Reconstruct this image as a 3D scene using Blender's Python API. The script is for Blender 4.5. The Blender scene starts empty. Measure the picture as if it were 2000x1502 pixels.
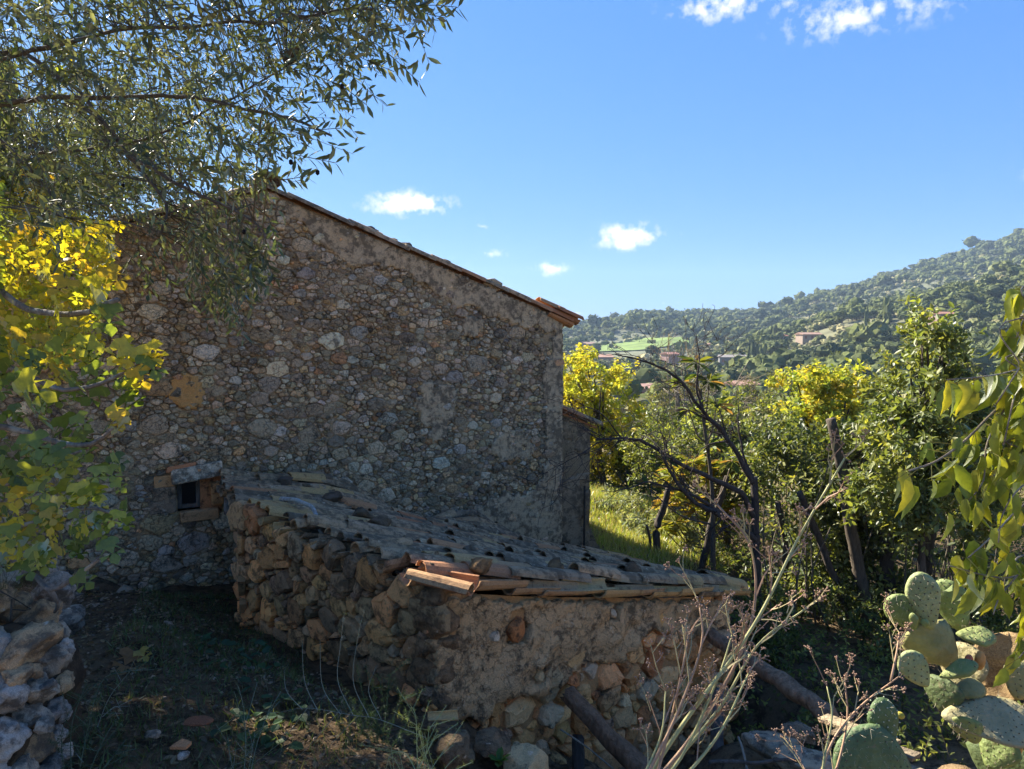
import bpy, bmesh, math, random
import numpy as np
from mathutils import Vector, Matrix

random.seed(7)
rng = np.random.default_rng(7)
SC = bpy.context.scene
COL = SC.collection

# ------------------------------------------------------------------ camera
F_PX, W_PX, H_PX = 1380.0, 2000.0, 1502.0
PITCH = math.atan((751 - 655) / F_PX)
cam_d = bpy.data.cameras.new('camera')
cam_d.sensor_width = 36.0
cam_d.lens = 36.0 * F_PX / W_PX
cam_d.clip_start = 0.05
cam_d.clip_end = 20000
cam = bpy.data.objects.new('camera', cam_d)
COL.objects.link(cam)
cam.rotation_euler = (math.pi / 2 - PITCH, 0, 0)
SC.camera = cam

# ------------------------------------------------------------------ light
SUN_AZ = math.radians(-46)      # left of straight ahead
SUN_EL = math.radians(35.2)
to_sun = Vector((math.sin(SUN_AZ) * math.cos(SUN_EL), math.cos(SUN_AZ) * math.cos(SUN_EL), math.sin(SUN_EL)))
sun_d = bpy.data.lights.new('sun', 'SUN')
sun_d.energy = 5.0
sun_d.angle = math.radians(0.55)
sun_d.color = (1.0, 0.93, 0.80)
sun = bpy.data.objects.new('sun', sun_d)
sun.rotation_euler = to_sun.to_track_quat('Z', 'Y').to_euler()
COL.objects.link(sun)

world = bpy.data.worlds.new('World')
SC.world = world
world.use_nodes = True
wt = world.node_tree
wt.nodes.clear()
def wn(t, **k):
    n = wt.nodes.new(t)
    for a, b in k.items(): setattr(n, a, b)
    return n
wl = wt.links.new
sky = wn('ShaderNodeTexSky', sky_type='NISHITA', sun_disc=False)
sky.sun_elevation = SUN_EL
sky.sun_rotation = SUN_AZ
sky.altitude = 150
sky.air_density = 1.0
sky.dust_density = 0.25
sky.ozone_density = 3.0
SKY_STRENGTH = 0.08
bgs = wn('ShaderNodeBackground')
bgs.inputs['Strength'].default_value = SKY_STRENGTH
outw = wn('ShaderNodeOutputWorld')
tc = wn('ShaderNodeTexCoord')

def pix_dir(px, py):
    x = (px - 1000) / F_PX; v = (751 - py) / F_PX
    return Vector((x, math.cos(PITCH) + v * math.sin(PITCH), -math.sin(PITCH) + v * math.cos(PITCH)))
def vmath(op, a, b=None):
    n = wn('ShaderNodeVectorMath', operation=op)
    for i, q in enumerate((a, b)):
        if q is None: continue
        if isinstance(q, (tuple, Vector)): n.inputs[i].default_value = tuple(q)
        else: wl(q, n.inputs[i])
    return n.outputs['Value'] if op == 'DOT_PRODUCT' or op == 'LENGTH' else n.outputs['Vector']
def smath(op, a, b=None, clamp=False):
    n = wn('ShaderNodeMath', operation=op, use_clamp=clamp)
    for i, q in enumerate((a, b)):
        if q is None: continue
        if isinstance(q, (int, float)): n.inputs[i].default_value = q
        else: wl(q, n.inputs[i])
    return n.outputs[0]
dirn = vmath('NORMALIZE', tc.outputs['Generated'])
nz = wn('ShaderNodeTexNoise'); nz.inputs['Scale'].default_value = 62; nz.inputs['Detail'].default_value = 6; nz.inputs['Roughness'].default_value = .56
wl(dirn, nz.inputs['Vector'])
nz2 = wn('ShaderNodeTexNoise'); nz2.inputs['Scale'].default_value = 17; nz2.inputs['Detail'].default_value = 5
wl(dirn, nz2.inputs['Vector'])
# small fair-weather clouds: direction (as seen), angular width and height, density
CLOUDS = [(800, 398, 115, 34, 1.0), (1225, 462, 88, 36, 1.0), (1076, 524, 52, 20, .8), (956, 496, 50, 16, .55), (1300, 455, 80, 14, .22),
          (945, 442, 30, 8, .5), (1410, 8, 130, 40, .62), (1660, 30, 140, 46, .62), (1780, 10, 140, 40, .45), (1540, 5, 60, 30, .4), (1265, 350, 60, 20, .14),
          (1130, 612, 60, 8, .5), (1290, 592, 90, 7, .3),
          (2300, 300, 160, 50, .8), (300, -500, 220, 60, .6)]
dens = None
for (cx, cy, w, h, a) in CLOUDS:
    c = pix_dir(cx, cy).normalized(); k = F_PX * 1.0
    ma = wn('ShaderNodeVectorMath', operation='MULTIPLY_ADD'); wl(dirn, ma.inputs[0])
    sx, sz = k / w, k / h
    ma.inputs[1].default_value = (sx, 0, sz); ma.inputs[2].default_value = (-c.x * sx, 0, -c.z * sz)
    ln = wn('ShaderNodeVectorMath', operation='LENGTH'); wl(ma.outputs[0], ln.inputs[0])
    m = smath('MULTIPLY', smath('SUBTRACT', 1.0, ln.outputs['Value'], True), a)
    dens = m if dens is None else smath('MAXIMUM', dens, m)
d2 = smath('ADD', dens, smath('MULTIPLY', smath('SUBTRACT', nz.outputs[0], .5), 1.9))
d2 = smath('ADD', d2, smath('MULTIPLY', smath('SUBTRACT', nz2.outputs[0], .5), .8))
d2 = smath('MULTIPLY', smath('SUBTRACT', d2, .2), smath('MULTIPLY', dens, 4.2), True)
cm = wn('ShaderNodeMix', data_type='RGBA')
wl(smath('MULTIPLY', d2, .88), cm.inputs[0])
# grade the whole sky towards the flatter, deeper blue of the photograph
spl = wn('ShaderNodeSeparateColor'); cmb = wn('ShaderNodeCombineColor'); wl(sky.outputs[0], spl.inputs[0])
for i, (k, g) in enumerate(((.31, .77), (.77, .52), (2.38, .2))): wl(smath('MULTIPLY', smath('POWER', spl.outputs[i], g), k), cmb.inputs[i])
wl(cmb.outputs[0], cm.inputs[6])
cm.inputs[7].default_value = (4.3, 4.3, 4.25, 1)
wl(cm.outputs[2], bgs.inputs['Color'])
wl(bgs.outputs[0], outw.inputs[0])

SC.view_settings.view_transform = 'Standard'
SC.view_settings.look = 'None'
SC.view_settings.gamma = 1
SC.view_settings.exposure = 1.9
SC.render.engine = 'CYCLES'
SC.cycles.use_denoising = True
SC.cycles.max_bounces = 6
SC.cycles.transparent_max_bounces = 8
SC.cycles.volume_bounces = 0
SC.cycles.sample_clamp_indirect = 6
world.cycles.sampling_method = 'MANUAL'
world.cycles.sample_map_resolution = 256

# ------------------------------------------------------------------ geometry helpers
def P(px, py, d):
    r = pix_dir(px, py)
    return np.array(r * (d / r.y))
def PV(px, py, d): return Vector(P(px, py, d))
def hit(px, py, p0, n):
    r = np.array(pix_dir(px, py)); p0 = np.asarray(p0, float); n = np.asarray(n, float)
    return r * (p0.dot(n) / r.dot(n))
def PL(l): return [P(*a) for a in l]

def _hash(i, j, k):
    h = (i * 374761393 + j * 668265263 + k * 2147483647 + 1013904223) & 0xffffffff
    h = ((h ^ (h >> 13)) * 1274126177) & 0xffffffff
    return ((h ^ (h >> 16)) & 0xffff) / 65535.0
def vnoise(p):
    p = np.asarray(p, float); i = np.floor(p).astype(np.int64); f = p - i; f = f * f * (3 - 2 * f)
    o = 0
    for a in (0, 1):
        for b in (0, 1):
            for c in (0, 1):
                w = (f[:, 0] if a else 1 - f[:, 0]) * (f[:, 1] if b else 1 - f[:, 1]) * (f[:, 2] if c else 1 - f[:, 2])
                o = o + w * _hash(i[:, 0] + a, i[:, 1] + b, i[:, 2] + c)
    return o * 2 - 1
def fbm(p, sc=1.0, oct=3, seed=0):
    p = np.asarray(p, float) * sc + seed * 17.31; o = 0; a = 1.0
    for _ in range(oct):
        o = o + a * vnoise(p); p = p * 2.03 + 5.1; a *= .5
    return o

class MB:
    """collects vertices, faces and a tint per vertex for ONE mesh"""
    def __init__(s): s.V = []; s.F = []; s.C = []; s.n = 0
    def add(s, V, F, col=(1, 1, 1)):
        V = np.asarray(V, float).reshape(-1, 3)
        s.V.append(V)
        c = np.asarray(col, float)
        s.C.append(np.broadcast_to(c, (len(V), 3)) if c.ndim == 1 else c)
        if isinstance(F, np.ndarray): s.F.append(F + s.n)
        else:
            by = {}
            for f in F: by.setdefault(len(f), []).append(f)
            for k in by: s.F.append(np.array(by[k]) + s.n)
        s.n += len(V)
        return s
    def mesh(s, name, mat, smooth=False):
        me = bpy.data.meshes.new(name)
        V = np.concatenate(s.V); C = np.concatenate(s.C)
        loops = np.concatenate([f.ravel() for f in s.F]); tot = np.concatenate([np.full(len(f), f.shape[1]) for f in s.F])
        me.vertices.add(len(V)); me.vertices.foreach_set('co', V.ravel())
        me.loops.add(len(loops)); me.loops.foreach_set('vertex_index', loops.astype(np.int32))
        me.polygons.add(len(tot)); st = np.concatenate([[0], np.cumsum(tot)[:-1]])
        me.polygons.foreach_set('loop_start', st.astype(np.int32))
        if smooth: me.polygons.foreach_set('use_smooth', np.ones(len(tot), bool))
        else: me.polygons.foreach_set('use_smooth', np.zeros(len(tot), bool))
        me.update(calc_edges=True)
        at = me.attributes.new('tint', 'FLOAT_COLOR', 'POINT')
        at.data.foreach_set('color', np.concatenate([C, np.ones((len(C), 1))], 1).astype(np.float32).ravel())
        me.materials.append(mat)
        return me
    def build(s, name, mat, parent=None, smooth=False, **k):
        return link(name, s.mesh(name, mat, smooth), parent, **k)

def tag(o, label=None, category=None, group=None, kind=None):
    if label: o['label'] = label
    if category: o['category'] = category
    if group: o['group'] = group
    if kind: o['kind'] = kind
    return o
def link(name, me, parent=None, mw=None, **k):
    o = bpy.data.objects.new(name, me); COL.objects.link(o)
    if parent is not None: o.parent = parent
    if mw is not None:
        if parent is not None:
            # parents are unrotated Empties: take their place off the matrix
            off = Vector((0, 0, 0)); q = parent
            while q is not None:
                off += q.location; q = q.parent
            mw = Matrix.Translation(-off) @ mw
        o.matrix_local = mw
    elif parent is not None and parent.type == 'EMPTY':
        o.location = -parent.location
    tag(o, **k)
    return o
def thing(name, at, label, category, group=None):
    o = bpy.data.objects.new(name, None); COL.objects.link(o)
    o.empty_display_size = .2; o.location = tuple(at)
    return tag(o, label, category, group)

def frames(pts):
    pts = np.asarray(pts, float); t = np.gradient(pts, axis=0); t /= np.linalg.norm(t, axis=1)[:, None] + 1e-9
    up = np.array([0, 0, 1.0]); a = np.cross(t, up); bad = np.linalg.norm(a, axis=1) < .05
    a[bad] = np.cross(t[bad], [1.0, 0, 0]); a /= np.linalg.norm(a, axis=1)[:, None]
    return t, a, np.cross(a, t)
def tube(mb, pts, r, n=6, col=(1, 1, 1), rough=0.0, cap=True):
    pts = np.asarray(pts, float); m = len(pts); r = np.broadcast_to(np.asarray(r, float), (m,))
    t, a, b = frames(pts)
    th = np.arange(n) * 2 * math.pi / n
    ring = np.cos(th)[None, :, None] * a[:, None, :] + np.sin(th)[None, :, None] * b[:, None, :]
    rr = np.broadcast_to(r[:, None], (m, n)).copy()
    if rough: rr *= 1 + rough * rng.uniform(-1, 1, (m, n))
    V = (pts[:, None, :] + ring * rr[:, :, None]).reshape(-1, 3)
    i = np.arange(m - 1)[:, None] * n; j = np.arange(n)[None, :]; k = (j + 1) % n
    F = np.stack([i + j, i + k, i + n + k, i + n + j], -1).reshape(-1, 4)
    base = mb.n
    mb.add(V, F, col)
    if cap and n > 3:
        mb.F.append(np.array([list(range(n))[::-1]]) + base); mb.F.append(np.array([list(range(n))]) + base + (m - 1) * n)
def spline(ctrl, step=.1):
    c = np.asarray(ctrl, float)
    if len(c) < 3: 
        k = max(2, int(np.linalg.norm(c[1] - c[0]) / step) + 1); return c[0] + (c[1] - c[0]) * np.linspace(0, 1, k)[:, None]
    q = np.vstack([2 * c[0] - c[1], c, 2 * c[-1] - c[-2]]); out = []
    for i in range(1, len(q) - 2):
        k = max(2, int(np.linalg.norm(q[i + 1] - q[i]) / step) + 1)
        t = np.linspace(0, 1, k, endpoint=False)[:, None]
        out.append(.5 * (2 * q[i] + (q[i + 1] - q[i - 1]) * t + (2 * q[i - 1] - 5 * q[i] + 4 * q[i + 1] - q[i + 2]) * t * t + (3 * q[i] - q[i - 1] - 3 * q[i + 1] + q[i + 2]) * t ** 3))
    out.append(c[-1:]); return np.vstack(out)
def unit(v):
    v = np.asarray(v, float); return v / (np.linalg.norm(v, axis=-1, keepdims=True) + 1e-9)
def lv(mb, tmpl, pos, dr, nr, size, col):
    """leaves: template (V,F) laid at pos, pointing dr, facing nr"""
    TV, TF = tmpl; pos = np.asarray(pos, float); n = len(pos)
    y = unit(dr); x = unit(np.cross(y, nr)); z = np.cross(x, y)
    size = np.broadcast_to(np.asarray(size, float), (n,))
    V = pos[:, None, :] + size[:, None, None] * (TV[None, :, 0:1] * x[:, None] + TV[None, :, 1:2] * y[:, None] + TV[None, :, 2:3] * z[:, None])
    k = len(TV)
    col = np.broadcast_to(np.asarray(col, float), (n, 3))
    base = (np.arange(n) * k)
    F = [f for f in TF]
    by = {}
    for f in F: by.setdefault(len(f), []).append(f)
    b0 = mb.n
    mb.V.append(V.reshape(-1, 3)); mb.C.append(np.repeat(col, k, 0)); mb.n += n * k
    for q in by:
        fa = np.array(by[q]); mb.F.append((base[:, None, None] + fa[None] + b0).reshape(-1, q))
def T(pts, faces): return np.array(pts, float), faces
LEAF_NARROW = T([(0, 0, 0), (.12, .3, .03), (.135, .62, .03), (0, 1, 0), (-.135, .62, .03), (-.12, .3, .03)], [(0, 1, 2, 3), (0, 3, 4, 5)])
LEAF_OVAL = T([(0, 0, 0), (.2, .3, .05), (.2, .65, .04), (0, 1, -.04), (-.2, .65, .04), (-.2, .3, .05)], [(0, 1, 2, 3), (0, 3, 4, 5)])
LEAF_ROUND = T([(0, 0, 0), (.34, .25, .06), (.3, .68, .03), (0, 1, -.1), (-.3, .68, .03), (-.34, .25, .06)], [(0, 1, 2, 3), (0, 3, 4, 5)])
LEAF_LONG = T([(0, 0, 0), (.13, .35, .05), (.15, .7, 0), (0, 1, -.16), (-.15, .7, 0), (-.13, .35, .05)], [(0, 1, 2, 3), (0, 3, 4, 5)])
NEEDLE = T([(-.03, 0, 0), (.03, 0, 0), (0, 1, 0)], [(0, 1, 2)])
def pal(cols, n, jit=.12):
    c = np.array(cols, float)[rng.integers(0, len(cols), n)]
    return np.clip(c * (1 + rng.uniform(-jit, jit, (n, 1))) * (1 + rng.uniform(-.06, .06, (n, 3))), 0, 1)
def rdir(n): return unit(rng.normal(size=(n, 3)))

_ico = {}
def ico(k):
    if k not in _ico:
        bm = bmesh.new(); bmesh.ops.create_icosphere(bm, subdivisions=k, radius=1)
        _ico[k] = (np.array([v.co[:] for v in bm.verts]), np.array([[v.index for v in f.verts] for f in bm.faces])); bm.free()
    return _ico[k]
def boulder(k=3, size=(1, 1, 1), seed=0, cuts=7, rough=.12):
    V, F = ico(k); V = V.copy(); r = np.random.default_rng(seed)
    for _ in range(cuts):
        n = unit(r.normal(size=3)); d = r.uniform(.55, .85)
        V -= np.maximum(0, V @ n - d)[:, None] * n
    V *= (1 + rough * fbm(V, 1.6, 3, seed + 3) + rough * .4 * fbm(V, 5.5, 3, seed + 9))[:, None]
    return V * np.asarray(size), F
def rotz(V, a):
    c, s = math.cos(a), math.sin(a); return V @ np.array([[c, s, 0], [-s, c, 0], [0, 0, 1]])
def rrot(V, r=rng, amt=.5):
    R = Matrix.Rotation(r.uniform(0, 6.28), 3, 'Z') @ Matrix.Rotation(r.uniform(-amt, amt), 3, 'X') @ Matrix.Rotation(r.uniform(-amt, amt), 3, 'Y')
    return V @ np.array(R).T

# ------------------------------------------------------------------ materials
def mat_base(name):
    m = bpy.data.materials.new(name); m.use_nodes = True; nt = m.node_tree; nt.nodes.clear()
    return m, nt
class N:
    def __init__(s, nt): s.nt = nt
    def __call__(s, t, ins=None, **k):
        n = s.nt.nodes.new(t)
        for a, b in k.items(): setattr(n, a, b)
        for a, b in (ins or {}).items():
            if hasattr(b, 'is_linked') or isinstance(b, bpy.types.NodeSocket): s.nt.links.new(b, n.inputs[a])
            else: n.inputs[a].default_value = b
        return n
    def noise(s, vec, scale, detail=5, rough=.6):
        return s('ShaderNodeTexNoise', {'Vector': vec, 'Scale': scale, 'Detail': detail, 'Roughness': rough}).outputs[0]
    def ramp(s, f, a, b):
        return s('ShaderNodeMapRange', {0: f, 1: a, 2: b}).outputs[0]
    def mix(s, f, a, b, mode='MIX'):
        n = s('ShaderNodeMix', data_type='RGBA', blend_type=mode)
        for i, q in ((0, f), (6, a), (7, b)):
            if isinstance(q, bpy.types.NodeSocket): s.nt.links.new(q, n.inputs[i])
            else: n.inputs[i].default_value = q if not isinstance(q, tuple) or len(q) == 4 else (*q, 1)
        return n.outputs[2]
    def mul(s, a, b, op='MULTIPLY'):
        return s('ShaderNodeMath', {0: a, 1: b}, operation=op).outputs[0]
def rock_mat(name, dark=.5, dark_col=(.035, .033, .03), pale=.3, pale_col=(.5, .49, .44), moss=0.0, scale=1.0, bump=.35, rough=.95, grain=1.0, crack=0.0, crack_sc=20, warm=(1.32, 1.11, .86)):
    m, nt = mat_base(name); n = N(nt)
    pos = n('ShaderNodeNewGeometry').outputs['Position']
    tint = n('ShaderNodeAttribute', attribute_name='tint').outputs['Color']
    n1 = n.noise(pos, 9 * scale, 6, .65); n2 = n.noise(pos, 38 * scale, 6, .7); n3 = n.noise(pos, 2.3 * scale, 4, .6)
    n4 = n.noise(pos, 150 * scale, 3, .7)
    c = n.mix(n.ramp(n2, .3, .7), n.mix(.42, tint, (0, 0, 0), 'MIX'), n.mix(.25, tint, (1, .97, .9), 'MULTIPLY'))
    c = n.mix(n.mul(grain * .8, n.ramp(n4, .42, .7)), c, n.mix(1.0, tint, (1.45, 1.42, 1.36), 'MULTIPLY'))
    # dark crust
    dm = n.ramp(n.mul(n.mul(n1, .55), n.mul(n.mul(n3, .35), n.mul(n2, .25), 'ADD'), 'ADD'), .66 - .22 * dark, .72 - .16 * dark)
    c = n.mix(n.mul(dm, .8), c, dark_col)
    # pale lichen spots
    v = n('ShaderNodeTexVoronoi', {'Vector': n('ShaderNodeVectorMath', {0: pos, 1: n('ShaderNodeVectorMath', {0: n('ShaderNodeTexNoise', {'Vector': pos, 'Scale': 30 * scale}).outputs['Color'], 1: (.06, .06, .06)}, operation='MULTIPLY').outputs[0]}, operation='ADD').outputs[0], 'Scale': 13 * scale}).outputs['Distance']
    lm = n.mul(n.ramp(v, .34, .2), n.ramp(n.noise(pos, 4.1 * scale, 3), .68 - .22 * pale, .74 - .22 * pale))
    c = n.mix(n.mul(lm, .75), c, pale_col)
    if moss:
        mm = n.ramp(n.noise(pos, 5.3 * scale, 6, .7), .74 - .3 * moss, .8 - .3 * moss)
        c = n.mix(n.mul(mm, .8), c, (.05, .06, .018))
    c = n.mix(1.0, c, warm, 'MULTIPLY')
    h = n.mul(n.mul(n2, 1.0), n.mul(n.mul(n1, 1.6), n.mul(n4, .45), 'ADD'), 'ADD')
    if crack:
        wv = n('ShaderNodeVectorMath', {0: pos, 1: n('ShaderNodeVectorMath', {0: n('ShaderNodeTexNoise', {'Vector': pos, 'Scale': 14 * scale, 'Detail': 4}).outputs['Color'], 1: (.10, .10, .10)}, operation='MULTIPLY').outputs[0]}, operation='ADD').outputs[0]
        e = n('ShaderNodeTexVoronoi', {'Vector': wv, 'Scale': crack_sc}, feature='DISTANCE_TO_EDGE').outputs['Distance']
        ln = n.mul(n.ramp(e, .07, .0), n.ramp(n.noise(pos, 7, 3), .35, .6))
        c = n.mix(n.mul(ln, crack), c, (.04, .035, .028)); h = n.mul(h, n.mul(ln, 1.2), 'SUBTRACT')
    bp = n('ShaderNodeBump', {'Height': h, 'Strength': bump, 'Distance': .05 / scale})
    b = n('ShaderNodeBsdfPrincipled', {'Base Color': c, 'Roughness': rough, 'Specular IOR Level': .2, 'Normal': bp.outputs[0]})
    o = n('ShaderNodeOutputMaterial', {0: b.outputs[0]})
    return m
def leaf_mat(name, trans=.4, gloss=.12, rough=.45, tr_col=(1.25, 1.15, .5), vein=0):
    m, nt = mat_base(name); n = N(nt)
    tint = n('ShaderNodeAttribute', attribute_name='tint').outputs['Color']
    pos = n('ShaderNodeNewGeometry').outputs['Position']
    f = n.noise(pos, 60 if vein else 25, 3)
    c = n.mix(n.ramp(f, .3, .75), n.mix(1.0, tint, (.78, .78, .75), 'MULTIPLY'), n.mix(1.0, tint, (1.15, 1.12, 1.05), 'MULTIPLY'))
    d = n('ShaderNodeBsdfDiffuse', {0: c})
    t = n('ShaderNodeBsdfTranslucent', {0: n.mix(1.0, c, tr_col, 'MULTIPLY')})
    mx = n('ShaderNodeMixShader', {0: trans, 1: d.outputs[0], 2: t.outputs[0]})
    g = n('ShaderNodeBsdfGlossy', {0: (1, 1, 1, 1), 'Roughness': rough})
    fr = n('ShaderNodeLayerWeight', {0: .25})
    mg = n('ShaderNodeMixShader', {0: n.mul(n.mul(fr.outputs['Fresnel'], 1.0), gloss, 'MULTIPLY'), 1: mx.outputs[0], 2: g.outputs[0]})
    mh = n('ShaderNodeMixShader', {0: gloss * .25, 1: mg.outputs[0], 2: g.outputs[0]})
    n('ShaderNodeOutputMaterial', {0: mh.outputs[0]})
    return m
def bark_mat(name, bump=.5, scale=1.0, lichen=0.0):
    m, nt = mat_base(name); n = N(nt)
    tint = n('ShaderNodeAttribute', attribute_name='tint').outputs['Color']
    pos = n('ShaderNodeNewGeometry').outputs['Position']
    st = n('ShaderNodeVectorMath', {0: pos, 1: (1, 1, .25)}, operation='MULTIPLY').outputs[0]
    a = n.noise(st, 45 * scale, 5, .65); b2 = n.noise(pos, 9 * scale, 4)
    c = n.mix(n.ramp(a, .3, .7), n.mix(1.0, tint, (.5, .48, .45), 'MULTIPLY'), n.mix(1.0, tint, (1.25, 1.22, 1.15), 'MULTIPLY'))
    if lichen: c = n.mix(n.mul(n.ramp(b2, .52, .62), lichen), c, (.4, .42, .36))
    bp = n('ShaderNodeBump', {'Height': a, 'Strength': bump, 'Distance': .02 / scale})
    b = n('ShaderNodeBsdfPrincipled', {'Base Color': c, 'Roughness': .9, 'Specular IOR Level': .2, 'Normal': bp.outputs[0]})
    n('ShaderNodeOutputMaterial', {0: b.outputs[0]})
    return m
def plain_mat(name, col, rough=.8, bump=0.0, scale=20, var=.2, tintmul=False):
    m, nt = mat_base(name); n = N(nt)
    pos = n('ShaderNodeNewGeometry').outputs['Position']
    base = n('ShaderNodeAttribute', attribute_name='tint').outputs['Color'] if tintmul else None
    f = n.noise(pos, scale, 5, .6)
    c0 = tuple(x * (1 - var) for x in col); c1 = tuple(min(1, x * (1 + var)) for x in col)
    c = n.mix(n.ramp(f, .3, .7), c0, c1)
    if base is not None: c = n.mix(1.0, c, base, 'MULTIPLY')
    ins = {'Base Color': c, 'Roughness': rough, 'Specular IOR Level': .25}
    if bump: ins['Normal'] = n('ShaderNodeBump', {'Height': f, 'Strength': bump, 'Distance': .03}).outputs[0]
    b = n('ShaderNodeBsdfPrincipled', ins)
    n('ShaderNodeOutputMaterial', {0: b.outputs[0]})
    return m
M = dict(
    gable=rock_mat('gable_stone', dark=.24, dark_col=(.085, .078, .065), pale=.45, bump=.8, crack=.6, crack_sc=17, warm=(1.3, 1.15, .95)),
    mortar=rock_mat('old_mortar', dark=.25, dark_col=(.10, .09, .075), pale=.35, bump=.8, scale=1.3, crack=.75, crack_sc=26, warm=(1.3, 1.15, .95)),
    plaster=rock_mat('weathered_plaster', dark=.55, dark_col=(.085, .075, .06), pale=.25, bump=.5, scale=1.6, crack=.3, crack_sc=14, warm=(1.28, 1.13, .93)),
    shedstone=rock_mat('shed_stone', dark=.42, warm=(1.5, 1.14, .82), dark_col=(.06, .05, .038), pale=.15, moss=.2, bump=.6, scale=1.5),
    shedfront=rock_mat('ochre_stone', dark=.25, warm=(1.5, 1.14, .8), pale=.05, bump=.55, scale=1.5),
    shedplaster=rock_mat('shed_plaster', dark=.4, warm=(1.5, 1.14, .80), dark_col=(.06, .053, .042), pale=.42, moss=.22, bump=.8, scale=1.9, crack=.35, crack_sc=12),
    drystone=rock_mat('limestone', dark=.5, dark_col=(.06, .06, .06), pale=.5, pale_col=(.5, .51, .5), bump=.6, scale=1.7),
    tile=rock_mat('clay_tile', dark=.62, dark_col=(.075, .066, .052), pale=.55, pale_col=(.46, .42, .33), bump=.45, scale=1.6),
    tile_new=rock_mat('clay_tile_clean', dark=.25, dark_col=(.1, .06, .04), pale=.05, bump=.25, scale=1.3),
    soil=rock_mat('soil', dark=.5, dark_col=(.03, .022, .014), pale=.0, moss=.45, bump=.8, scale=1.2),
    olive=leaf_mat('olive_leaf', trans=.35, gloss=.12, rough=.45, tr_col=(1.1, 1.1, .6)),
    fig=leaf_mat('fig_leaf', trans=.5, gloss=.12, rough=.5, tr_col=(1.5, 1.25, .4), vein=1),
    hack=leaf_mat('hackberry_leaf', trans=.5, gloss=.1, rough=.5, tr_col=(1.5, 1.25, .35), vein=1),
    leaf=leaf_mat('broad_leaf', trans=.5, gloss=.04, rough=.55),
    laurel=leaf_mat('laurel_leaf', trans=.5, gloss=.10, rough=.5),
    grass=leaf_mat('grass_blade', trans=.42, gloss=.1),
    hill=leaf_mat('hill_foliage', trans=.15, gloss=.02, rough=.7),
    bark=bark_mat('bark'), bark_pale=bark_mat('pale_bark', lichen=.5), wood=bark_mat('old_timber', bump=1.0, scale=.6),
    stalk=plain_mat('dry_stalk', (1, 1, 1), tintmul=True, rough=.6, var=.15),
    cork=rock_mat('cactus_cork', dark=.3, dark_col=(.20, .14, .08), pale=.0, scale=2.2, bump=.6, crack=.45, crack_sc=34, warm=(1.15, 1.05, .95)),
    cactus=None,
)
# ================================================================== THE SETTING
# house frame: gable wall runs right and away from the viewer at 30 degrees
TH = math.radians(30)
HU = np.array([math.cos(TH), math.sin(TH), 0]); HN = np.array([math.sin(TH), -math.cos(TH), 0]); HB = -HN
H0 = P(520, 365, 8.0)                       # foot of the ridge line on the gable
H0 = np.array([H0[0], H0[1], 0.0])
ZR = P(520, 372, 8.0)[2]                    # top of masonry at the ridge
def wall_sz(px, py):
    q = hit(px, py, H0, HN); return (q - H0).dot(HU), q[2]
S_R, Z_E = wall_sz(1098, 622)
S_L = -S_R
SLOPE = (ZR - Z_E) / S_R
def house_top(s): return ZR - SLOPE * np.abs(s)
def on_wall(s, z, o=0.0): return H0 + np.outer(np.atleast_1d(s), HU) + np.outer(np.atleast_1d(z), [0, 0, 1]) + np.outer(np.broadcast_to(o, np.atleast_1d(s).shape), HN)

# shed corners in plan
SA = P(838, 1128, 4.5); SB = P(1418, 1152, 6.3); SCn = P(470, 987, 6.42)
RC = [(*SA,), (*SB,), (*SCn,), tuple(P(488, 938, 7.9)), tuple(P(600, 946, 8.2)), tuple(P(700, 978, 8.55)), tuple(P(800, 1006, 8.85)), tuple(P(900, 1027, 9.2)), tuple(P(1010, 1056, 9.6)), tuple(P(1110, 1080, 9.95)), tuple(P(1060, 1097, 7.2)), tuple(P(700, 1047, 6.0))]
RC = np.array(RC)
def _rbf():
    n = len(RC); D = np.linalg.norm(RC[:, None, :2] - RC[None, :, :2], axis=2)
    A = np.zeros((n + 3, n + 3)); A[:n, :n] = D + np.eye(n) * .4; A[:n, n] = 1; A[:n, n + 1:] = RC[:, :2]; A[n, :n] = 1; A[n + 1:, :n] = RC[:, :2].T
    return np.linalg.solve(A, np.concatenate([RC[:, 2], [0, 0, 0]]))
_rw = _rbf()
def roof_z(x, y):
    x = np.atleast_1d(x); y = np.atleast_1d(y); n = len(RC)
    D = np.hypot(x[:, None] - RC[None, :, 0], y[:, None] - RC[None, :, 1])
    return D @ _rw[:n] + _rw[n] + _rw[n + 1] * x + _rw[n + 2] * y

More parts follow.
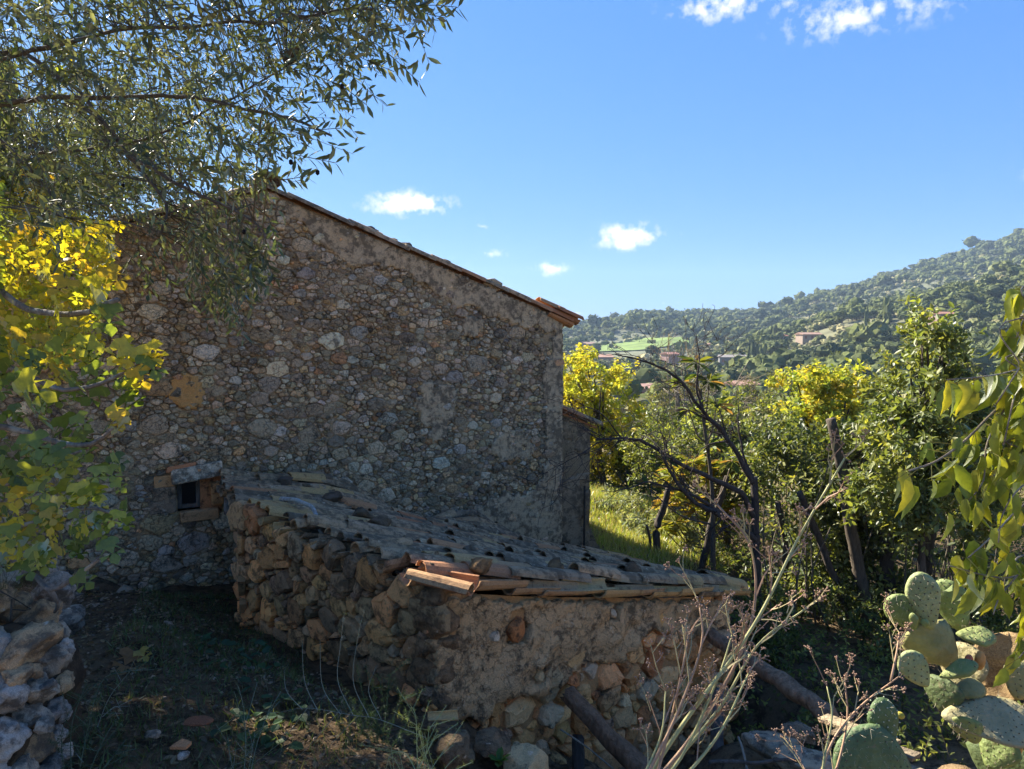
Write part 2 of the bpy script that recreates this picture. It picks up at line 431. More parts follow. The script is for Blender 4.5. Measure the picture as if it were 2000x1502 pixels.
# near ground: heights at known spots, smoothly interpolated
GC = [(0, -3, -1.5), (0, 0, -1.62), (-1.5, 0, -1.6), (-4, 0, -1.3), (-6, 4, -1.6), (-6, 8, -2.3), (4, 0, -1.9), (3, -3, -1.7), (8, 3, -3.1), (8, -3, -2.4)]
for a in [(450, 1500, 3.2), (350, 1460, 3.3), (150, 1500, 3.0), (600, 1460, 3.6), (520, 1400, 3.85), (400, 1350, 3.95), (300, 1300, 4.3), (420, 1290, 4.5), (600, 1520, 3.3), (200, 1250, 4.5), (300, 1200, 5.8), (200, 1180, 6.0), (300, 1142, 7.5), (440, 1145, 7.7), (150, 1140, 6.9), (452, 1215, 6.4), (560, 1290, 5.5), (700, 1350, 4.9), (850, 1405, 4.3), (940, 1440, 4.25),
          (1000, 1530, 4.4), (1130, 1560, 4.7), (1300, 1560, 5.2), (1420, 1480, 6.1), (1500, 1470, 5.2), (1540, 1300, 7.0), (1700, 1260, 7.5), (1900, 1300, 7), (1800, 1700, 3.2), (1500, 1800, 3.0), (1250, 1900, 2.6), (1000, 1800, 2.6), (750, 1600, 3.1),
          (1105, 1092, 10.0), (1200, 1092, 10.0), (1200, 1000, 12.6), (1165, 975, 13.0), (1300, 1040, 12.2), (1300, 1100, 9.6), (1420, 1100, 10.5), (1600, 1180, 9.5), (1900, 1180, 9.5), (1500, 1010, 14), (1800, 1010, 14), (2100, 1010, 14)]:
    GC.append(tuple(P(*a)))
GC += [(-4, 12, -2.5), (-4, 18, -3), (2, 18, -5.0), (9, 18, -5.5), (14, 10, -4.6), (16, 18, -6), (-10, 12, -2.2), (-10, 3, -1.4), (10, 26, -8), (0, 26, -8), (-10, 26, -5), (20, 26, -8)]
GC = np.array(GC)
def ground(x, y, raw=False):
    x = np.atleast_1d(np.asarray(x, float)); y = np.atleast_1d(np.asarray(y, float))
    d2 = (x[:, None] - GC[None, :, 0]) ** 2 + (y[:, None] - GC[None, :, 1]) ** 2 + .03
    w = d2 ** -2.0
    z = (w @ GC[:, 2]) / w.sum(1)
    q = np.stack([x, y, 0 * x], 1)
    z += .05 * fbm(q, .9, 3) + .018 * fbm(q, 5, 2)
    k = np.clip((y - 17) / 14, 0, 1); k = k * k * (3 - 2 * k)
    zv = -6.5 - 11 * np.clip((y - 22) / 130, 0, 1) + .6 * fbm(q, .05, 2)
    return z * (1 - k) + zv * k
def gz(x, y): return float(ground(x, y)[0])

def grid_mesh(xs, ys, zf):
    X, Y = np.meshgrid(xs, ys); Z = zf(X.ravel(), Y.ravel())
    V = np.stack([X.ravel(), Y.ravel(), Z], 1); nx = len(xs)
    i = np.arange(len(ys) - 1)[:, None] * nx + np.arange(nx - 1)[None, :]
    return V, np.stack([i, i + 1, i + nx + 1, i + nx], -1).reshape(-1, 4)
xs = np.concatenate([-np.geomspace(900, 8.5, 26), np.arange(-8, 10, .11), np.geomspace(10.5, 1500, 34)])
ys = np.concatenate([-np.geomspace(300, 3.5, 14), np.arange(-3, 17, .11), np.geomspace(17.5, 1400, 60)])
V, Fg = grid_mesh(xs, ys, ground)
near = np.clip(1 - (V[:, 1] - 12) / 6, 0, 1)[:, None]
shade = np.exp(-(np.maximum(0, np.abs(V[:, 0] + 1.9) - 1.9) ** 2 + np.maximum(0, np.abs(V[:, 1] - 5) - 2.6) ** 2) / .5)[:, None]  # littered path soil, with its shade also put into the tint
tree_shade = np.clip((V[:, 1] - 4.6) / 1.0, 0, 1)[:, None] * np.clip((V[:, 0] - .5) / 1.0, 0, 1)[:, None]  # shade under the right-hand trees, painted as darker soil
dry = np.array([.34, .285, .205]) * (1 - shade) + np.array([.13, .10, .066]) * shade  # pale earth around and behind the camera bounces light onto the gable
dry = dry * (1 - tree_shade) + np.array([.13, .105, .07]) * tree_shade
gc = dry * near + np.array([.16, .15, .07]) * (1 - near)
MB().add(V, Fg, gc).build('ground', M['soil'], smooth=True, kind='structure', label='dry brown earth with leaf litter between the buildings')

# ---- the hills across the valley
def smooth01(t): t = np.clip(t, 0, 1); return t * t * (3 - 2 * t)
class Hill:
    def __init__(s, prof, d0, d1, z0, seed, amp, prof_d0=None):
        s.p = np.array(prof, float); s.d0 = d0; s.d1 = d1; s.z0 = z0; s.seed = seed; s.amp = amp
    def at(s, a, t):
        a = np.asarray(a, float); t = np.asarray(t, float)
        py = np.interp(a, s.p[:, 0], s.p[:, 1])
        rx = (a - 1000) / F_PX; v = (751 - py) / F_PX
        z1 = (-math.sin(PITCH) + v * math.cos(PITCH)) / (math.cos(PITCH) + v * math.sin(PITCH)) * s.d1
        d = s.d0 + (s.d1 - s.d0) * t
        x = rx * d
        zz = s.z0 + (z1 - s.z0) * np.where(t < 1, .55 * t + .45 * smooth01(t), 1 - 1.2 * (t - 1))
        q = np.stack([x, d, 0 * d], 1)
        zz = zz + s.amp * np.sin(np.clip(t, 0, 1) * math.pi) * fbm(q, 1 / 90., 3, s.seed)
        return np.stack([x, d, zz], 1)
    def mesh(s, name, mat, col, label, a0, a1, na, nt):
        A, Tt = np.meshgrid(np.linspace(a0, a1, na), np.linspace(-.05, 1.35, nt))
        V = s.at(A.ravel(), Tt.ravel())
        i = np.arange(nt - 1)[:, None] * na + np.arange(na - 1)[None, :]
        return MB().add(V, np.stack([i, i + 1, i + na + 1, i + na], -1).reshape(-1, 4), col).build(name, mat, smooth=True, kind='structure', label=label)
FAR = Hill([(-600, 668), (600, 668), (1000, 660), (1080, 652), (1120, 649), (1160, 640), (1230, 628), (1300, 620), (1450, 619), (1500, 610), (1560, 594), (1650, 571), (1750, 540), (1850, 514), (1950, 480), (2000, 461), (2150, 435), (2700, 425), (3400, 430)], 330, 1050, -19, 3, 7)
NEARH = Hill([(900, 790), (1250, 745), (1380, 702), (1480, 664), (1560, 644), (1650, 615), (1750, 597), (1850, 572), (1930, 549), (2000, 520), (2300, 450), (2700, 420), (3400, 420)], 150, 520, -20, 5, 4)
hillsoil = plain_mat('hill_ground', (.14, .135, .07), rough=1, scale=.06, var=.35)
hillfar = plain_mat('hill_ground_far', (.11, .115, .065), rough=1, scale=.03, var=.35)
FAR.mesh('far_hill', hillfar, (1, 1, 1), 'long wooded ridge across the valley rising to the right', -600, 3400, 200, 50)
NEARH.mesh('near_hill', hillsoil, (1, 1, 1), 'nearer terraced olive hillside on the right', 900, 3400, 160, 60)
DIST = Hill([(-900, 640), (800, 632), (1080, 632), (1180, 633), (1300, 640), (1500, 648), (2500, 648)], 1300, 1900, -20, 8, 4)
DIST.mesh('distant_ridge', plain_mat('distant_ground', (.06, .075, .05), rough=1, scale=.01), (1, 1, 1), 'low blue ridge on the horizon', -900, 2500, 60, 12)

# ================================================================== MASONRY TOOLS
def clip(poly, m, n):
    out = []
    k = len(poly)
    for i in range(k):
        a = poly[i]; b = poly[(i + 1) % k]
        da = (a[0] - m[0]) * n[0] + (a[1] - m[1]) * n[1]; db = (b[0] - m[0]) * n[0] + (b[1] - m[1]) * n[1]
        if da <= 0: out.append(a)
        if (da < 0 < db) or (db < 0 < da):
            t = da / (da - db); out.append((a[0] + t * (b[0] - a[0]), a[1] + t * (b[1] - a[1])))
    return out
def rubble(box, sizes, ok, seeds=(), aniso=1.3, gap=.006, over=1.55, pack=.82, rs=0):
    """random stones filling a wall: list of (centre, radius, outline)"""
    r = np.random.default_rng(rs); u0, u1, v0, v1 = box
    C = [(a / aniso, b) for a, b, _ in seeds]; R = [c for *_, c in seeds]
    tot = len(C) + sum(c for _, c in sizes); CA = np.empty((tot, 2)); RA = np.empty(tot); n = len(C)
    if n: CA[:n] = C; RA[:n] = R
    for rad, cnt in sizes:
        U = r.uniform(u0, u1, cnt) / aniso; Vv = r.uniform(v0, v1, cnt); rr = rad * r.uniform(.8, 1.2, cnt)
        for a, b, c in zip(U, Vv, rr):
            if not ok(a * aniso, b): continue
            if n:
                dx = CA[:n, 0] - a; dy = CA[:n, 1] - b; q = (RA[:n] + c) * pack
                if (dx * dx + dy * dy < q * q).any(): continue
            CA[n] = a, b; RA[n] = c; n += 1
    C = CA[:n]; R = RA[:n]; out = []
    for i in range(len(C)):
        d = np.hypot(C[:, 0] - C[i, 0], C[:, 1] - C[i, 1]); nb = np.where((d < (R + R[i]) * over * 1.05) & (d > 0))[0]
        ph = r.uniform(0, .8); q = R[i] * over
        poly = [(C[i, 0] + q * math.cos(ph + k * math.pi / 4), C[i, 1] + q * math.sin(ph + k * math.pi / 4)) for k in range(8)]
        for j in nb[np.argsort(d[nb])]:
            dx, dy = C[j] - C[i]; L = d[j]; f = .5 + (R[i] ** 2 - R[j] ** 2) / (2 * L * L) 
            f = min(max(f, .15), .85)
            poly = clip(poly, (C[i, 0] + dx * f, C[i, 1] + dy * f), (dx / L, dy / L))
            if len(poly) < 3: break
        if len(poly) < 3: continue
        p = np.array(poly) * [aniso, 1]; c = p.mean(0); v = p - c; L = np.linalg.norm(v, axis=1) + 1e-6
        if L.max() < gap * 2.5: continue
        p = c + v * np.maximum(.3, 1 - gap / L)[:, None]
        # round the corners a little and roughen
        e = np.linalg.norm(np.roll(p, -1, 0) - p, axis=1); p = p[e > .004]
        if len(p) < 3: continue
        nx = np.roll(p, -1, 0); k = .14 * r.uniform(.5, 1.4)
        p = np.stack([p + (nx - p) * k, nx + (p - nx) * k], 1).reshape(-1, 2)
        if len(p) > 14: p = p[::2] if len(p) > 20 else np.delete(p, np.arange(0, len(p), 4), 0)
        c = p.mean(0); v = p - c
        p = c + v * (1 + r.uniform(-.16, .14, (len(p), 1)))
        out.append((c, float(np.linalg.norm(v, axis=1).mean()), p))
    return out
def stone_mesh(c, rad, p, h, r, round_=.5):
    """outline -> proud stone in (u,v,out) with a chamfered, tilted face"""
    k = len(p); v = p - c
    tx, ty = r.uniform(-1, 1, 2) * h * .5 / max(rad, .02)
    hh = h * r.uniform(.55, 1.25)
    def ring(f, z, j): 
        q = c + v * f * (1 + r.uniform(-j, j, (k, 1)))
        zz = z + (q - c) @ np.array([tx, ty]) * (1 if z > 0 else 0) + r.uniform(-1, 1, k) * h * .13 * (z > 0)
        return np.column_stack([q, zz])
    V = np.vstack([ring(1.0, -.03, 0), ring(.97, hh * (1 - round_) * .8, .02), ring(.78, hh * (.97 - .12 * round_), .05), ring(.36, hh * (1 + .12 * round_), .15)])
    i = np.arange(k); j = (i + 1) % k
    F = [tuple(x) for q in range(3) for x in np.stack([i + q * k, j + q * k, j + (q + 1) * k, i + (q + 1) * k], 1)]
    F.append(tuple(3 * k + i))
    return V, F
def lay_stones(root, cells, mapf, mat, h, tints, top=300, name='stone', hscale=None, round_=.5, rs=1, smooth=False, wt=None):
    r = np.random.default_rng(rs)
    cells = sorted(cells, key=lambda q: -q[1])
    rest = MB(); nrest = 0
    for i, (c, rad, p) in enumerate(cells):
        hv = h(c, rad, r) if callable(h) else h
        V, F = stone_mesh(c, rad, p, hv, r, round_)
        W = mapf(V)
        t = tints(c, rad, r)
        if i < top: MB().add(W, F, t).build(name, mat, root, smooth)
        else: rest.add(W, F, t); nrest += 1
    if nrest: rest.build('small_stones', mat, root, smooth, kind='stuff')
    return len(cells)
def pick(cols, w=None):
    cols = np.array(cols); w = None if w is None else np.array(w) / np.sum(w)
    def f(c, rad, r):
        t = cols[r.choice(len(cols), p=w)]
        return np.clip(t * r.uniform(.75, 1.25) * (1 + r.uniform(-.06, .06, 3)), 0, 1)
    return f
def wall_sheet(ss, zs, topf, mapf, skip=None, amp=.012, seed=0, botf=None):
    """mortar sheet with an uneven face; ss, zs are the grid lines"""
    S, Z = np.meshgrid(ss, zs); S = S.ravel(); Z = Z.ravel(); tp = topf(S); cl = Z >= tp - 1e-6
    Zc = np.minimum(Z, tp)
    o = amp * fbm(np.stack([S, Zc, 0 * S], 1), 4.0, 3, seed) + amp * .7 * fbm(np.stack([S, Zc, 0 * S], 1), 14, 2, seed)
    V = mapf(np.column_stack([S, Zc, o])); nx = len(ss); F = []
    for j in range(len(zs) - 1):
        for i in range(nx - 1):
            a = j * nx + i
            if cl[a] and cl[a + 1]: continue
            sm = (ss[i] + ss[i + 1]) / 2; zm = (zs[j] + zs[j + 1]) / 2
            if skip and skip(sm, zm): continue
            F.append((a, a + 1, a + nx + 1, a + nx))
    return V, F
def patch_sheet(u0, u1, v0, v1, step, keep, mapf, thick, amp, seed):
    """ragged sheet of render with real thickness at its broken edge"""
    us = np.arange(u0, u1 + step, step); vs = np.arange(v0, v1 + step, step); nx = len(us); ny = len(vs)
    U, Vv = np.meshgrid(us, vs); q = np.stack([U.ravel(), Vv.ravel(), 0 * U.ravel()], 1)
    jit = np.random.default_rng(seed).uniform(-.35, .35, (len(q), 2)) * step
    o = thick + amp * fbm(q, 2.2, 3, seed) + amp * .45 * fbm(q, 11, 2, seed + 1)
    k = keep(q[:, 0], q[:, 1]).reshape(ny, nx)
    kc = k[:-1, :-1] & k[1:, :-1] & k[:-1, 1:] & k[1:, 1:]
    V = np.column_stack([q[:, :2] + jit, o]); n = len(V)
    B = V.copy(); B[:, 2] = -.02
    F = []; ed = {}
    for j, i in zip(*np.where(kc)):
        a = int(j * nx + i); f = (a, a + 1, a + nx + 1, a + nx); F.append(f)
        for x, y in zip(f, f[1:] + f[:1]):
            if (y, x) in ed: del ed[(y, x)]
            else: ed[(x, y)] = 1
    for x, y in ed: F.append((y, x, x + n, y + n))
    used = np.zeros(2 * n, bool)
    for f in F: used[list(f)] = True
    idx = np.cumsum(used) - 1
    return mapf(np.vstack([V, B])[used]), [tuple(idx[list(f)]) for f in F]
def box_mesh(o, ax, ay, az):
    """box from corner o along three vectors"""
    o, ax, ay, az = (np.asarray(q, float) for q in (o, ax, ay, az))
    V = [o, o + ax, o + ax + ay, o + ay, o + az, o + ax + az, o + ax + ay + az, o + ay + az]
    return np.array(V), [(3, 2, 1, 0), (4, 5, 6, 7), (0, 1, 5, 4), (1, 2, 6, 5), (2, 3, 7, 6), (3, 0, 4, 7)]
def slab(o, ax, ay, az, bev=.006, jit=.004, rs=0):
    """box with softened, slightly irregular edges (one mesh)"""
    V, F = box_mesh(o, ax, ay, az)
    bm = bmesh.new(); vs = [bm.verts.new(v) for v in V]; [bm.faces.new([vs[i] for i in f]) for f in F]
    bmesh.ops.bevel(bm, geom=bm.edges[:], offset=bev, segments=1, affect='EDGES')
    r = np.random.default_rng(rs); bm.verts.index_update()
    V = np.array([v.co[:] for v in bm.verts]); V += r.uniform(-jit, jit, V.shape)
    F = [tuple(v.index for v in f.verts) for f in bm.faces]; bm.free(); return V, F

# ---- barrel tile: one shared mesh per variant, along +Y, convex towards +Z
def tile_mesh(name, mat, L=.43, w0=.185, w1=.15, h=.072, th=.013, tint=(1, 1, 1), seg=7, seed=0):
    r = np.random.default_rng(seed); V = []; 
    for y, w in ((0, w0), (L, w1)):
        for hh, ww in ((h, w), (h - th, w - 2 * th)):
            for i in range(seg + 1):
                a = math.pi * i / seg
                V.append((-ww / 2 * math.cos(a) * (1 + r.uniform(-.015, .015)), y + r.uniform(-.006, .006), hh * math.sin(a) * w / w0 * (1 + r.uniform(-.03, .03))))
    n = seg + 1; F = []
    for i in range(seg):
        F += [(i, i + 1, 2 * n + i + 1, 2 * n + i), (n + i + 1, n + i, 3 * n + i, 3 * n + i + 1), (n + i, n + i + 1, i + 1, i), (2 * n + i, 2 * n + i + 1, 3 * n + i + 1, 3 * n + i)]
    F += [(0, 2 * n, 3 * n, n), (seg, n + seg, 3 * n + seg, 2 * n + seg)]
    return MB().add(V, F, tint).mesh(name, mat)
GREYS = [(.30, .24, .17), (.35, .285, .205), (.40, .30, .20), (.26, .215, .165), (.38, .29, .205)]
REDS = [(.33, .16, .09), (.30, .17, .105), (.37, .21, .12), (.33, .23, .145)]
TILE_G = [tile_mesh('roof_tile', M['tile'], tint=t, seed=i, h=.068 + .006 * (i % 3)) for i, t in enumerate(GREYS)]
TILE_R = [tile_mesh('roof_tile', M['tile_new'], tint=t, seed=i + 9) for i, t in enumerate(REDS)]
TILE_Y = [tile_mesh('roof_tile', M['tile_new'], tint=t, seed=i + 20) for i, t in enumerate([(.40, .29, .15), (.36, .27, .15)])]
def place_tile(me, root, pos, along, up, flip=False, name='roof_tile', roll=0.0, sc=1.0):
    y = Vector(along).normalized(); z = Vector(up); z = (z - y * z.dot(y)).normalized()
    if flip: z = -z
    x = y.cross(z); Mx = Matrix((x, y, z)).transposed().to_4x4()
    if roll: Mx = Mx @ Matrix.Rotation(roll, 4, 'Y')
    return link(name, me, root, Matrix.Translation(Vector(pos)) @ Mx @ Matrix.Scale(sc, 4))

# ================================================================== THE STONE HOUSE
house = thing('stone_house', on_wall(0, gz(*H0[:2]))[0], 'old rubble stone house with plain gable wall and one tiny window', 'house')
ws0, wz1 = wall_sz(345, 937); ws1, _ = wall_sz(432, 937); _, wz0 = wall_sz(390, 1003)
zb = -3.6
ss = np.unique(np.concatenate([np.linspace(S_L, S_R, 200), [ws0, ws1]])); zs = np.unique(np.concatenate([np.arange(zb, ZR + .08, .042), [wz0, wz1]]))
hmap = lambda q: on_wall(q[:, 0], q[:, 1], q[:, 2])
inwin = lambda s, z: ws0 < s < ws1 and wz0 < z < wz1
V, Fm = wall_sheet(ss, zs, house_top, lambda q: on_wall(q[:, 0], q[:, 1], q[:, 2] - .008), inwin, .016, 1)
mb = MB().add(V, Fm, (0.425, 0.344, 0.237))
DEP = 9.0
def hp(s, z, b): return on_wall(s, z)[0] + HB * b
# window reveal
D0 = .17
for a, b in (((ws0, wz0), (ws0, wz1)), ((ws0, wz1), (ws1, wz1)), ((ws1, wz1), (ws1, wz0)), ((ws1, wz0), (ws0, wz0))):
    mb.add([hp(*a, 0), hp(*b, 0), hp(*b, D0), hp(*a, D0)], [(0, 1, 2, 3)], (.40, .25, .16))
mb.build('wall', M['mortar'], house)
mb = MB()
for s in (S_L, S_R): mb.add([hp(s, zb, .001), hp(s, zb, DEP), hp(s, Z_E, DEP), hp(s, Z_E, .001)], [(0, 1, 2, 3)], (.36, .31, .24))
mb.add([hp(S_L, zb, DEP), hp(S_R, zb, DEP), hp(S_R, Z_E, DEP), hp(0, ZR, DEP), hp(S_L, Z_E, DEP)], [(0, 1, 2, 3, 4)], (.36, .31, .24))
mb.build('side_wall', M['mortar'], house)
# plaster: band under the verge, strip down the right corner, a few patches
def band_keep(s, z):
    q = np.stack([s, z, 0 * s], 1); n1 = fbm(q, 2.0, 3, 4); n2 = fbm(q, 9, 2, 6)
    top = house_top(s)
    lim = np.where(s > 0, .36, .30) + .12 * n1 + .05 * n2
    k = (top - z < lim) & (s > .18)
    k |= (s > S_R - .27 - .16 * n1 - .05 * n2)
    low = np.clip((-1.55 - z) / 1.0, 0, 1) * np.clip((s - 1.9) / 1.2, 0, 1)
    k |= (low > .42 - .35 * n1 - .12 * n2)
    for (cx, cy, ru, rv) in ((860, 790, 60, 75), (920, 640, 30, 26), (1000, 870, 60, 40)):
        a, b = wall_sz(cx, cy); sc = 9. / F_PX
        k |= ((s - a) / (ru * sc)) ** 2 + ((z - b) / (rv * sc)) ** 2 < 1 + .5 * n1 + .5 * n2
    return k & (z < top - .004) & (s < S_R) & (z > zb) & ~((s > ws0 - .12) & (s < ws1 + .12) & (z > wz0 - .1) & (z < wz1 + .15))
V, Fm = patch_sheet(S_L, S_R, zb, ZR, .03, band_keep, hmap, .028, .012, 3)
MB().add(V, Fm, (0.483, 0.402, 0.287)).build('plaster', M['plaster'], house, True)
# ochre render patch left of centre, near the big stones
a0, b0 = wall_sz(365, 762)
V, Fm = patch_sheet(a0 - .3, a0 + .3, b0 - .3, b0 + .3, .03, lambda s, z: ((s - a0) / .2) ** 2 + ((z - b0) / .23) ** 2 < 1 + .5 * fbm(np.stack([s, z, 0 * s], 1), 8, 2), hmap, .022, .006, 5)
MB().add(V, Fm, (.44, .31, .15)).build('render_patch', M['shedfront'], house, True)
# stones: the big ones where the photograph has them, rubble between
BIG = [(648, 665, 22), (510, 835, 27), (405, 688, 24), (300, 830, 26), (310, 758, 24), (520, 480, 20), (506, 540, 26), (510, 655, 20), (525, 750, 22), (590, 478, 18), (930, 710, 22), (668, 835, 20), (665, 885, 16), (735, 790, 18), (735, 875, 16), (615, 800, 16), (500, 575, 20), (330, 880, 24), (545, 720, 20), (700, 650, 18), (505, 780, 18), (960, 560, 14), (795, 660, 16), (310, 1020, 30), (290, 1060, 22), (380, 1060, 30), (325, 1105, 26), (240, 905, 22), (560, 610, 18), (690, 500, 16), (780, 850, 16), (860, 905, 18), (1010, 650, 16), (200, 980, 24), (250, 1090, 24)]
seeds = []
for (x, y, rpx) in BIG:
    s, z = wall_sz(x, y); q = hit(x, y, H0, HN); seeds.append((s, z, rpx * q[1] / F_PX * .85))
def gok(s, z):
    if z > house_top(s) - .05 or z < zb + .1 or s > S_R - .04: return False
    if ws0 - .1 < s < ws1 + .12 and wz0 - .09 < z < wz1 + .13: return False
    return True
cells = rubble((S_L, S_R, zb, ZR), [(.09, 40), (.07, 200), (.05, 700), (.036, 3000), (.026, 14000), (.018, 18000)], gok, seeds, 1.4, .0045, 1.5, .79, 11)
def gab_t(c, rad, r):
    P0 = np.array([(0.55, 0.467, 0.339), (0.64, 0.55, 0.41), (0.435, 0.371, 0.275), (0.333, 0.288, 0.224), (0.538, 0.512, 0.448), (0.614, 0.461, 0.269), (0.691, 0.614, 0.486), (0.614, 0.384, 0.218)])
    big = rad > .1
    w = np.array([.24, .12, .24, .17, .06, .10, .05, .02]) if not big else np.array([.16, .26, .1, .06, .16, .06, .19, .01])
    if c[1] < -1.6 and c[0] < 1.0: w = w * np.array([1, 1.2, .6, .5, 2.4, 1.4, 1.5, 2.5])
    t = P0[r.choice(8, p=w / w.sum())]
    return np.clip(t * r.uniform(.7, 1.4) * (1 + r.uniform(-.05, .05, 3)), 0, 1)
nst = lay_stones(house, cells, hmap, M['gable'], lambda c, rad, r: r.uniform(.006, .024) + rad * .08, gab_t, 300, round_=.35, rs=2)
print('gable stones', nst)
# lintel, jamb stones and sill round the window
def wslab(name, x0, y0, x1, y1, out, mat, tint, back=.05, skew=0.0, rs=0, par=None):
    a, zt = wall_sz(x0, y0); b, zq = wall_sz(x1, y1)
    _, ztl = wall_sz(x0, y0); 
    o = hp(a, min(zt, zq), 0) - HB * out
    ax = HU * (b - a) + np.array([0, 0, skew]); 
    V, F = slab(o, ax, HB * (out + back), [0, 0, abs(zt - zq)], .012, .007, rs)
    return MB().add(V, F, tint).build(name, mat, par or house)
wslab('lintel', 334, 918, 434, 936, .085, M['plaster'], (.58, .54, .46), skew=.06, rs=1)
wslab('brick', 325, 913, 384, 919, .045, M['tile_new'], (.42, .2, .11), skew=.035, rs=2)
wslab('brick', 383, 908, 398, 919, .085, M['tile_new'], (.5, .27, .15), skew=-.01, rs=3)
wslab('jamb_stone', 410, 943, 443, 962, .035, M['shedfront'], (.42, .27, .15), rs=4)
wslab('jamb_stone', 412, 964, 436, 984, .03, M['shedfront'], (.42, .29, .17), rs=5)
wslab('jamb_stone', 436, 964, 458, 1003, .045, M['drystone'], (.31, .34, .39), rs=6)
wslab('sill', 352, 1000, 428, 1012, .04, M['shedfront'], (.42, .32, .22), rs=7)
wslab('jamb_stone', 300, 930, 342, 950, .03, M['shedfront'], (.40, .28, .17), rs=8)
wslab('jamb_stone', 296, 953, 343, 974, .035, M['gable'], (.40, .31, .22), rs=9)
wslab('jamb_stone', 290, 977, 343, 1000, .03, M['gable'], (.36, .29, .22), rs=10)
# window: dark weathered timber frame and a dirty pane set back in the left of the opening
win = MB()
fa, ft = wall_sz(347, 940); fb, _ = wall_sz(393, 940); _, fz = wall_sz(370, 996)
def fbox(mb, s0, s1, z0, z1, d0, d1): 
    V, F = slab(hp(s0, z0, d0), HU * (s1 - s0), HB * (d1 - d0), [0, 0, z1 - z0], .004, .002, 3); mb.add(V, F, (.20, .175, .15))
for q in ((fa, fa + .045, fz, ft), (fb - .045, fb, fz, ft), (fa + .046, fb - .046, fz, fz + .045), (fa + .046, fb - .046, ft - .045, ft)): fbox(win, *q, .10, .15)
win = win.build('window', M['wood'], house)
gl = plain_mat('dirty_glass', (.012, .012, .012), rough=.35, scale=30)
MB().add([hp(fa + .03, fz + .03, .135), hp(fb - .03, fz + .03, .135), hp(fb - .03, ft - .03, .135), hp(fa + .03, ft - .03, .135)], [(0, 1, 2, 3)]).build('pane', gl, win)
MB().add(*slab(hp(fb - .005, wz0, .06), HU * (ws1 - fb + .02), HB * .12, [0, 0, wz1 - wz0], .01, .006, 2), (.40, .24, .15)).build('reveal', M['shedfront'], house)
# roof: two slopes of barrel tiles; the verge tiles are single pieces
def rake(side, t, b, off):   # t metres down the slope from the ridge
    c = 1 / math.sqrt(1 + SLOPE * SLOPE)
    return hp(side * t * c, ZR - SLOPE * t * c + off, b)
LS = S_R * math.sqrt(1 + SLOPE * SLOPE)
mb = MB()
for side in (1, -1):
    for k in range(40):
        b = .33 + k * .215
        if b > DEP: break
        pr = []
        for t in (0, LS + .12):
            o = rake(side, t, b, .05)
            for i in range(7):
                a = math.pi * i / 6; pr.append(o + HB * (-.095 * math.cos(a)) + np.array([0, 0, .07 * math.sin(a) - .03]))
        mb.add(pr, [(i, i + 1, 8 + i, 7 + i) for i in range(6)], (.40, .22, .13))
    mb.add([rake(side, 0, -.03, .0), rake(side, LS + .1, -.03, .0), rake(side, LS + .1, DEP + .1, .0), rake(side, 0, DEP + .1, .0)], [(0, 1, 2, 3)], (.36, .2, .12))
    mb.add([rake(side, 0, -.03, .03), rake(side, LS + .1, -.03, .03), rake(side, LS + .1, DEP + .1, .03), rake(side, 0, DEP + .1, .03)], [(0, 1, 2, 3)], (.36, .2, .12))
mb.build('roof', M['tile_new'], house)
r = random.Random(4)
for side in (1, -1):
    e = Vector(rake(side, 1, 0, 0) - rake(side, 0, 0, 0)).normalized()
    for row, b in enumerate((.0, .235)):
        n = int(LS / .37)
        for k in range(n + 1):
            t = LS + .14 - k * .37 - .43
            if t < -.2: continue
            me = r.choice(TILE_R if r.random() < .35 else TILE_G)
            place_tile(me, house, rake(side, t + .43, b + r.uniform(-.012, .012), -.002 + r.uniform(0, .02)), -e + Vector((0, 0, .045)), (0, 0, 1), roll=r.uniform(-.06, .06))
# stones and mortar lumps weighing the verge tiles down
for i, (x, y, sz) in enumerate([(615, 408, .045), (655, 428, .045), (717, 446, .075), (728, 450, .06), (768, 466, .05), (792, 478, .07), (868, 511, .075), (880, 519, .06), (912, 535, .055), (950, 549, .05), (985, 566, .05), (1012, 575, .04), (1055, 592, .045), (236, 425, .085), (255, 432, .06), (310, 412, .06), (366, 392, .07), (420, 388, .05)]):
    q = hit(x, y + 4, H0 + HB * .05, HN); V, Fb = boulder(2, (sz * 1.3, sz, sz * .8), i + 40)
    MB().add(V + q, Fb, (.13, .105, .09)).build('verge_stone', M['plaster'], house)
# ridge end tile at the peak
e = Vector(HB); place_tile(tile_mesh('ridge_tile', M['tile'], L=.5, w0=.30, w1=.26, h=.13, th=.018, tint=(.36, .27, .18), seed=3), house, hp(0, ZR + .06, -.12), e, (0, 0, 1), name='ridge_tile')
# projecting double eave at the right corner
e = Vector(rake(1, 1, 0, 0) - rake(1, 0, 0, 0)).normalized()
for i, (dt, b, off, fl, me) in enumerate([(.30, .02, .03, True, TILE_R[1]), (.30, .25, .02, True, TILE_R[2]), (.33, -.02, .075, False, TILE_R[0]), (.33, .21, .08, False, TILE_R[3]), (.18, .0, -.05, True, TILE_R[2]), (.18, .22, -.05, True, TILE_R[0]), (.05, .05, .10, False, TILE_R[3])]):
    place_tile(me, house, rake(1, LS + dt - .02, b, off + (.035 if fl else 0)), -e + Vector((0, 0, .03)), (0, 0, 1), flip=fl, name='eave_tile')

